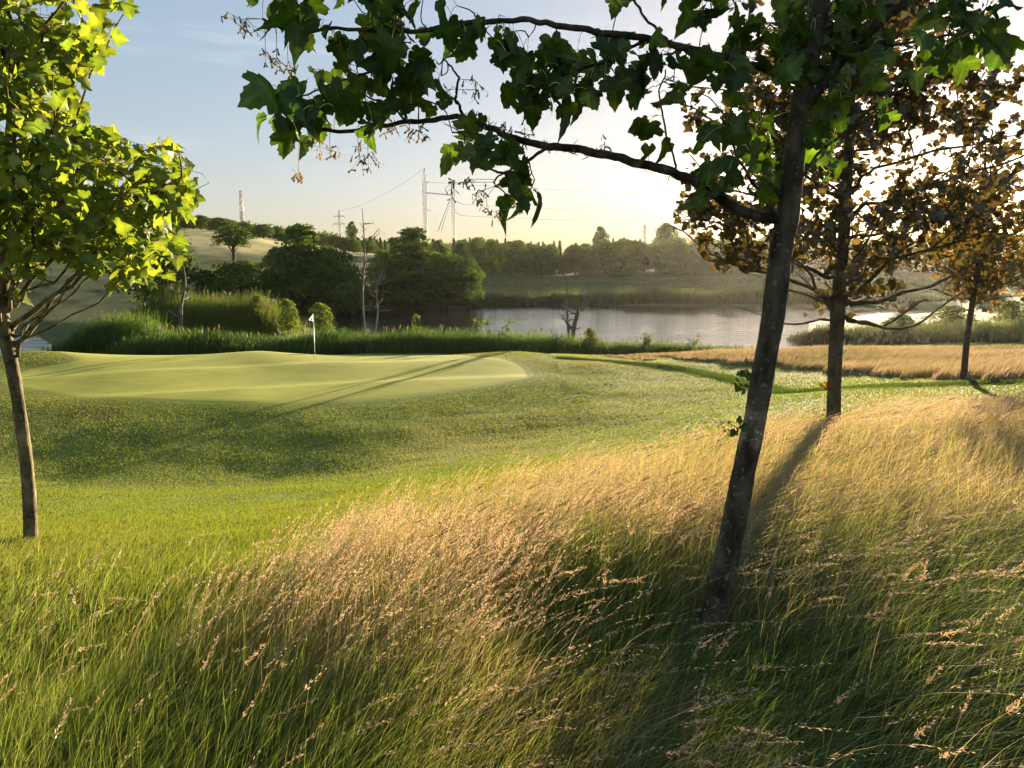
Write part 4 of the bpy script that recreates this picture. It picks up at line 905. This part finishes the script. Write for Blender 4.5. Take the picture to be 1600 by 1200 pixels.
bare('sapling', 1085, 545, 46, [(1090, 522, 0, 1), (1080, 525, .1, .7)], 'low twiggy sapling by the water left of the leaning trunk', 60, nb=5, rbase=.025, blen=.5, ls=.11)
bare('sapling', 655, 512, 49, [(652, 490, 0, 1)], 'short sapling right of the bare birch against the water', 70, nb=5, rbase=.025, blen=.5, ls=.12)
bare('sapling', 1120, 700, 7.4, [(1128, 650, 0, 1), (1110, 655, -.02, .8)], 'knee-high leafy seedling left of the leaning trunk at the grass edge', 46, (.14, .2, .03), nb=5, rbase=.005, blen=.5, ls=.035)

# ------------------------------------------------------------------ flag and ball
D5 = 38.0; fb = P(492, 556, D5); fb[2] = hz1(fb[0], fb[1]) + .022
fr = empty('golf_flag', fb, 'white golf flagstick with purple-marked triangular flag on the putting green', 'flag')
ac = Acc(); top = P(489.5, 490, D5); base = np.array(fb); ac.tube([base + (top - base) * .12, top], [.016, .013], 8, (.8, .8, .78)); child(ac, 'flagstick', flat('white paint', (.8, .8, .78), .35), fr, True)
ac = Acc(); ac.tube([base, base + (top - base) * .12], [.014, .016], 8, (.2, .2, .18)); child(ac, 'ferrule', flat('dark ferrule', (.06, .06, .05), .5), fr, True)
# hole cup
ac = Acc(); a_ = np.linspace(0, 2 * math.pi, 20, endpoint=False)
ac.add(np.vstack([np.c_[base[0] + np.cos(a_) * .054, base[1] + np.sin(a_) * .054, np.full(20, base[2] + .005)], [base + (0, 0, .005)]]), [(20, i, (i + 1) % 20) for i in range(20)], (.02, .02, .02)); child(ac, 'hole_rim', flat('cup', (.02, .02, .02), .8), fr)
nx, ny = 12, 10; A3 = P(489.5, 490, D5); s_px = D5 / F
V = []; C = []
for j in range(ny + 1):
    for i in range(nx + 1):
        u = i / nx; v = j / ny; edge = (1 - v) * np.array((0, 0)) + v * np.array((0, -15.5))   # photo px, y down flipped
        p0 = np.array((0.0, -v * 14.5)); p1 = np.array((-8.2, -10.5)) * 1.0
        q = p0 * (1 - u) + (p1 * (1 if v < .72 else 1 - .45 * (v - .72) / .28) + (np.array((3.0, -5.0)) * max(0, (v - .72) / .28))) * u
        V.append(A3 + (q[0] * s_px, .05 * math.sin(u * 7 + v * 2) * u, q[1] * s_px))
        pur = (abs(u - .33) < .14 and .38 < v < .62) or (.2 < u < .62 and abs(v - .55) < .07) or (abs(u - .15) < .09 and .26 < v < .4) or (abs(u - .5) < .08 and .6 < v < .72)
        C.append((.13, .08, .30) if pur else (.72, .70, .74))
T = []
for j in range(ny):
    for i in range(nx): a = j * (nx + 1) + i; T += [(a, a + 1, a + nx + 2), (a, a + nx + 2, a + nx + 1)]
ac = Acc(); ac.add(V, T, np.array(C)); child(ac, 'flag_cloth', leafmat('flag cloth', .3, (1, 1, 1), .02), fr)
gp = gpt(521.5, 640.5); gz = hz1(gp[0], gp[1]); bm = Acc(); u = np.linspace(0, math.pi, 9); v = np.linspace(0, 2 * math.pi, 14, endpoint=False)
VV = [(math.sin(a) * math.cos(b) * .0215, math.sin(a) * math.sin(b) * .0215, math.cos(a) * .0215) for a in u for b in v]
TTt = [t_ for i in range(8) for j in range(14) for t_ in ((i * 14 + j, (i + 1) * 14 + j, (i + 1) * 14 + (j + 1) % 14), (i * 14 + j, (i + 1) * 14 + (j + 1) % 14, i * 14 + (j + 1) % 14))]
bm.add(np.array(VV), TTt, (.85, .85, .85)); gb = bm.obj('golf_ball', flat('golf ball white', (.85, .85, .85), .3), smooth=True); gb.location = (gp[0], gp[1], gz + .036)
tag(gb, 'small white golf ball lying just below the putting green', 'golf ball')

# ------------------------------------------------------------------ pylons and masts
def lattice(ac, b, t, wb, wt, nseg, r_=.065, pointed=0):
    b = np.array(b, float); t = np.array(t, float); cs = [(-1, -1), (1, -1), (1, 1), (-1, 1)]
    def cor(f, k):
        w_ = (wb + (wt - wb) * f) / 2; return b + (t - b) * f + np.array((cs[k][0] * w_, cs[k][1] * w_, 0))
    for k in range(4): ac.box(cor(0, k), cor(1, k), r_ * 1.3)
    for s in range(nseg):
        f0, f1 = s / nseg, (s + 1) / nseg
        for k in range(4):
            a, c = (k, (k + 1) % 4) if s % 2 == 0 else ((k + 1) % 4, k); ac.box(cor(f0, a), cor(f1, c), r_)
            ac.box(cor(f1, k), cor(f1, (k + 1) % 4), r_ * .8)
dA = 350; gA = P(663, 262, dA); gB = P(708, 290, dA)
def foot(p): return np.array((p[0], p[1], hz1(p[0], p[1])))
pr = empty('portal_pylon', foot(gA), 'tall guyed portal pylon of two lattice masts joined by a crossbeam', 'pylon')
ac = Acc(); tA = gA.copy(); tA[2] -= 6; lattice(ac, foot(gA), tA, 1.7, 1.7, 26); lattice(ac, tA, gA, 1.7, .15, 5); child(ac, 'mast', M_steel, pr)
ac = Acc(); tB = gB.copy(); tB[2] += .5; lattice(ac, foot(gB), tB, 1.7, 1.5, 24); child(ac, 'mast', M_steel, pr)
ac = Acc(); lattice(ac, P(665, 301, dA), P(708, 305, dA), .1, .1, 1, .16); child(ac, 'crossbeam', M_steel, pr)
ac = Acc()
for (a, b) in [((664, 284), (672, 286)), ((664, 327), (673, 329)), ((710, 313), (722, 319)), ((710, 331), (722, 337)), ((707, 296), (700, 297))]:
    ac.box(P(*a, dA), P(*b, dA), .13)
child(ac, 'insulator_arms', M_steel, pr)
ac = Acc(); ac.box(P(703, 311, dA), P(684, 362, dA), .14); ac.box(P(704.5, 312, dA), P(689, 362, dA), .10); child(ac, 'guy_strut', M_steel, pr)
rm = empty('radio_mast', foot(P(376, 298, 400)), 'slender lattice radio mast above the left hill wood', 'mast')
ac = Acc(); pT = P(376, 298, 400); pm = pT.copy(); pm[2] -= 10; lattice(ac, foot(pT), pm, 1.9, 1.5, 22, .1); child(ac, 'mast', M_steel, rm)
ac = Acc(); lattice(ac, pm, pT, 1.5, .9, 7, .1); child(ac, 'mast_top', M_steel, rm)
for (px_, pt, d, arms, lb) in [(530, 329, 500, [(338, 8), (350, 9)], 'small crossarm pylon on the skyline left of the dead birch'), (1008, 349, 460, [(355, 4.5), (361, 8)], 'small crossarm pylon above the far wood at right of centre')]:
    q = P(px_, pt, d); py_ = empty('lattice_pylon', foot(q), lb, 'pylon'); ac = Acc(); lattice(ac, foot(q), q, 2.6, .5, 16, .11); child(ac, 'tower_body', M_steel, py_)
    for (ya, wa) in arms:
        ac = Acc(); c = P(px_, ya, d); e = np.array((wa * d / F, 0, 0)); ac.box(c - e, c + e, .2); ac.box(c - e, c + (0, 0, 1.2), .1); ac.box(c + e, c + (0, 0, 1.2), .1)
        ac.box(c - e, c - e - (0, 0, 1.4), .12); ac.box(c + e, c + e - (0, 0, 1.4), .12); child(ac, 'crossarm', M_steel, py_)
def wire(p, q, sag, label):
    t = np.linspace(0, 1, 24)[:, None]; pts = p * (1 - t) + q * t; pts[:, 2] -= sag * 4 * (t * (1 - t))[:, 0]
    ac = Acc(); ac.tube(pts, .055, 4, (.1, .1, .1)); o = ac.obj('power_line', M_wire); tag(o, label, 'cable', 'power lines at the portal pylon')
e1, e2, e3 = P(1700, 300, 250), P(1700, 322, 250), P(1700, 350, 250)
wire(P(664, 284, dA), e1, 3, 'highest power line running right from the portal pylon')
wire(P(722, 319, dA), e2, 3, 'middle power line running right from the portal pylon')
wire(P(722, 337, dA), e3, 2, 'lowest power line running right from the portal pylon')
wire(P(663, 263, dA), P(530, 330, 500), 3, 'power line dropping left from the portal pylon to the skyline pylon')

# ------------------------------------------------------------------ haze
m, t, o = newmat('evening haze'); v = N(t, 'ShaderNodeVolumePrincipled'); v.inputs['Density'].default_value = .00005; v.inputs['Color'].default_value = (1, .93, .82, 1); v.inputs['Anisotropy'].default_value = .78
t.links.new(v.outputs[0], o.inputs['Volume'])
lo = float(GZ.min()) - 1.5; hi = 62.0; B_ = 640
V = [(sx * B_, sy * B_, zz_) for zz_ in (lo, hi) for sx, sy in ((-1, -1), (1, -1), (1, 1), (-1, 1))]
T = [(0, 2, 1), (0, 3, 2), (4, 5, 6), (4, 6, 7), (0, 1, 5), (0, 5, 4), (1, 2, 6), (1, 6, 5), (2, 3, 7), (2, 7, 6), (3, 0, 4), (3, 4, 7)]
hz_ = link('haze', mesh('haze', V, T), m); tag(hz_, 'thin warm evening haze over the valley', 'haze', kind='stuff')
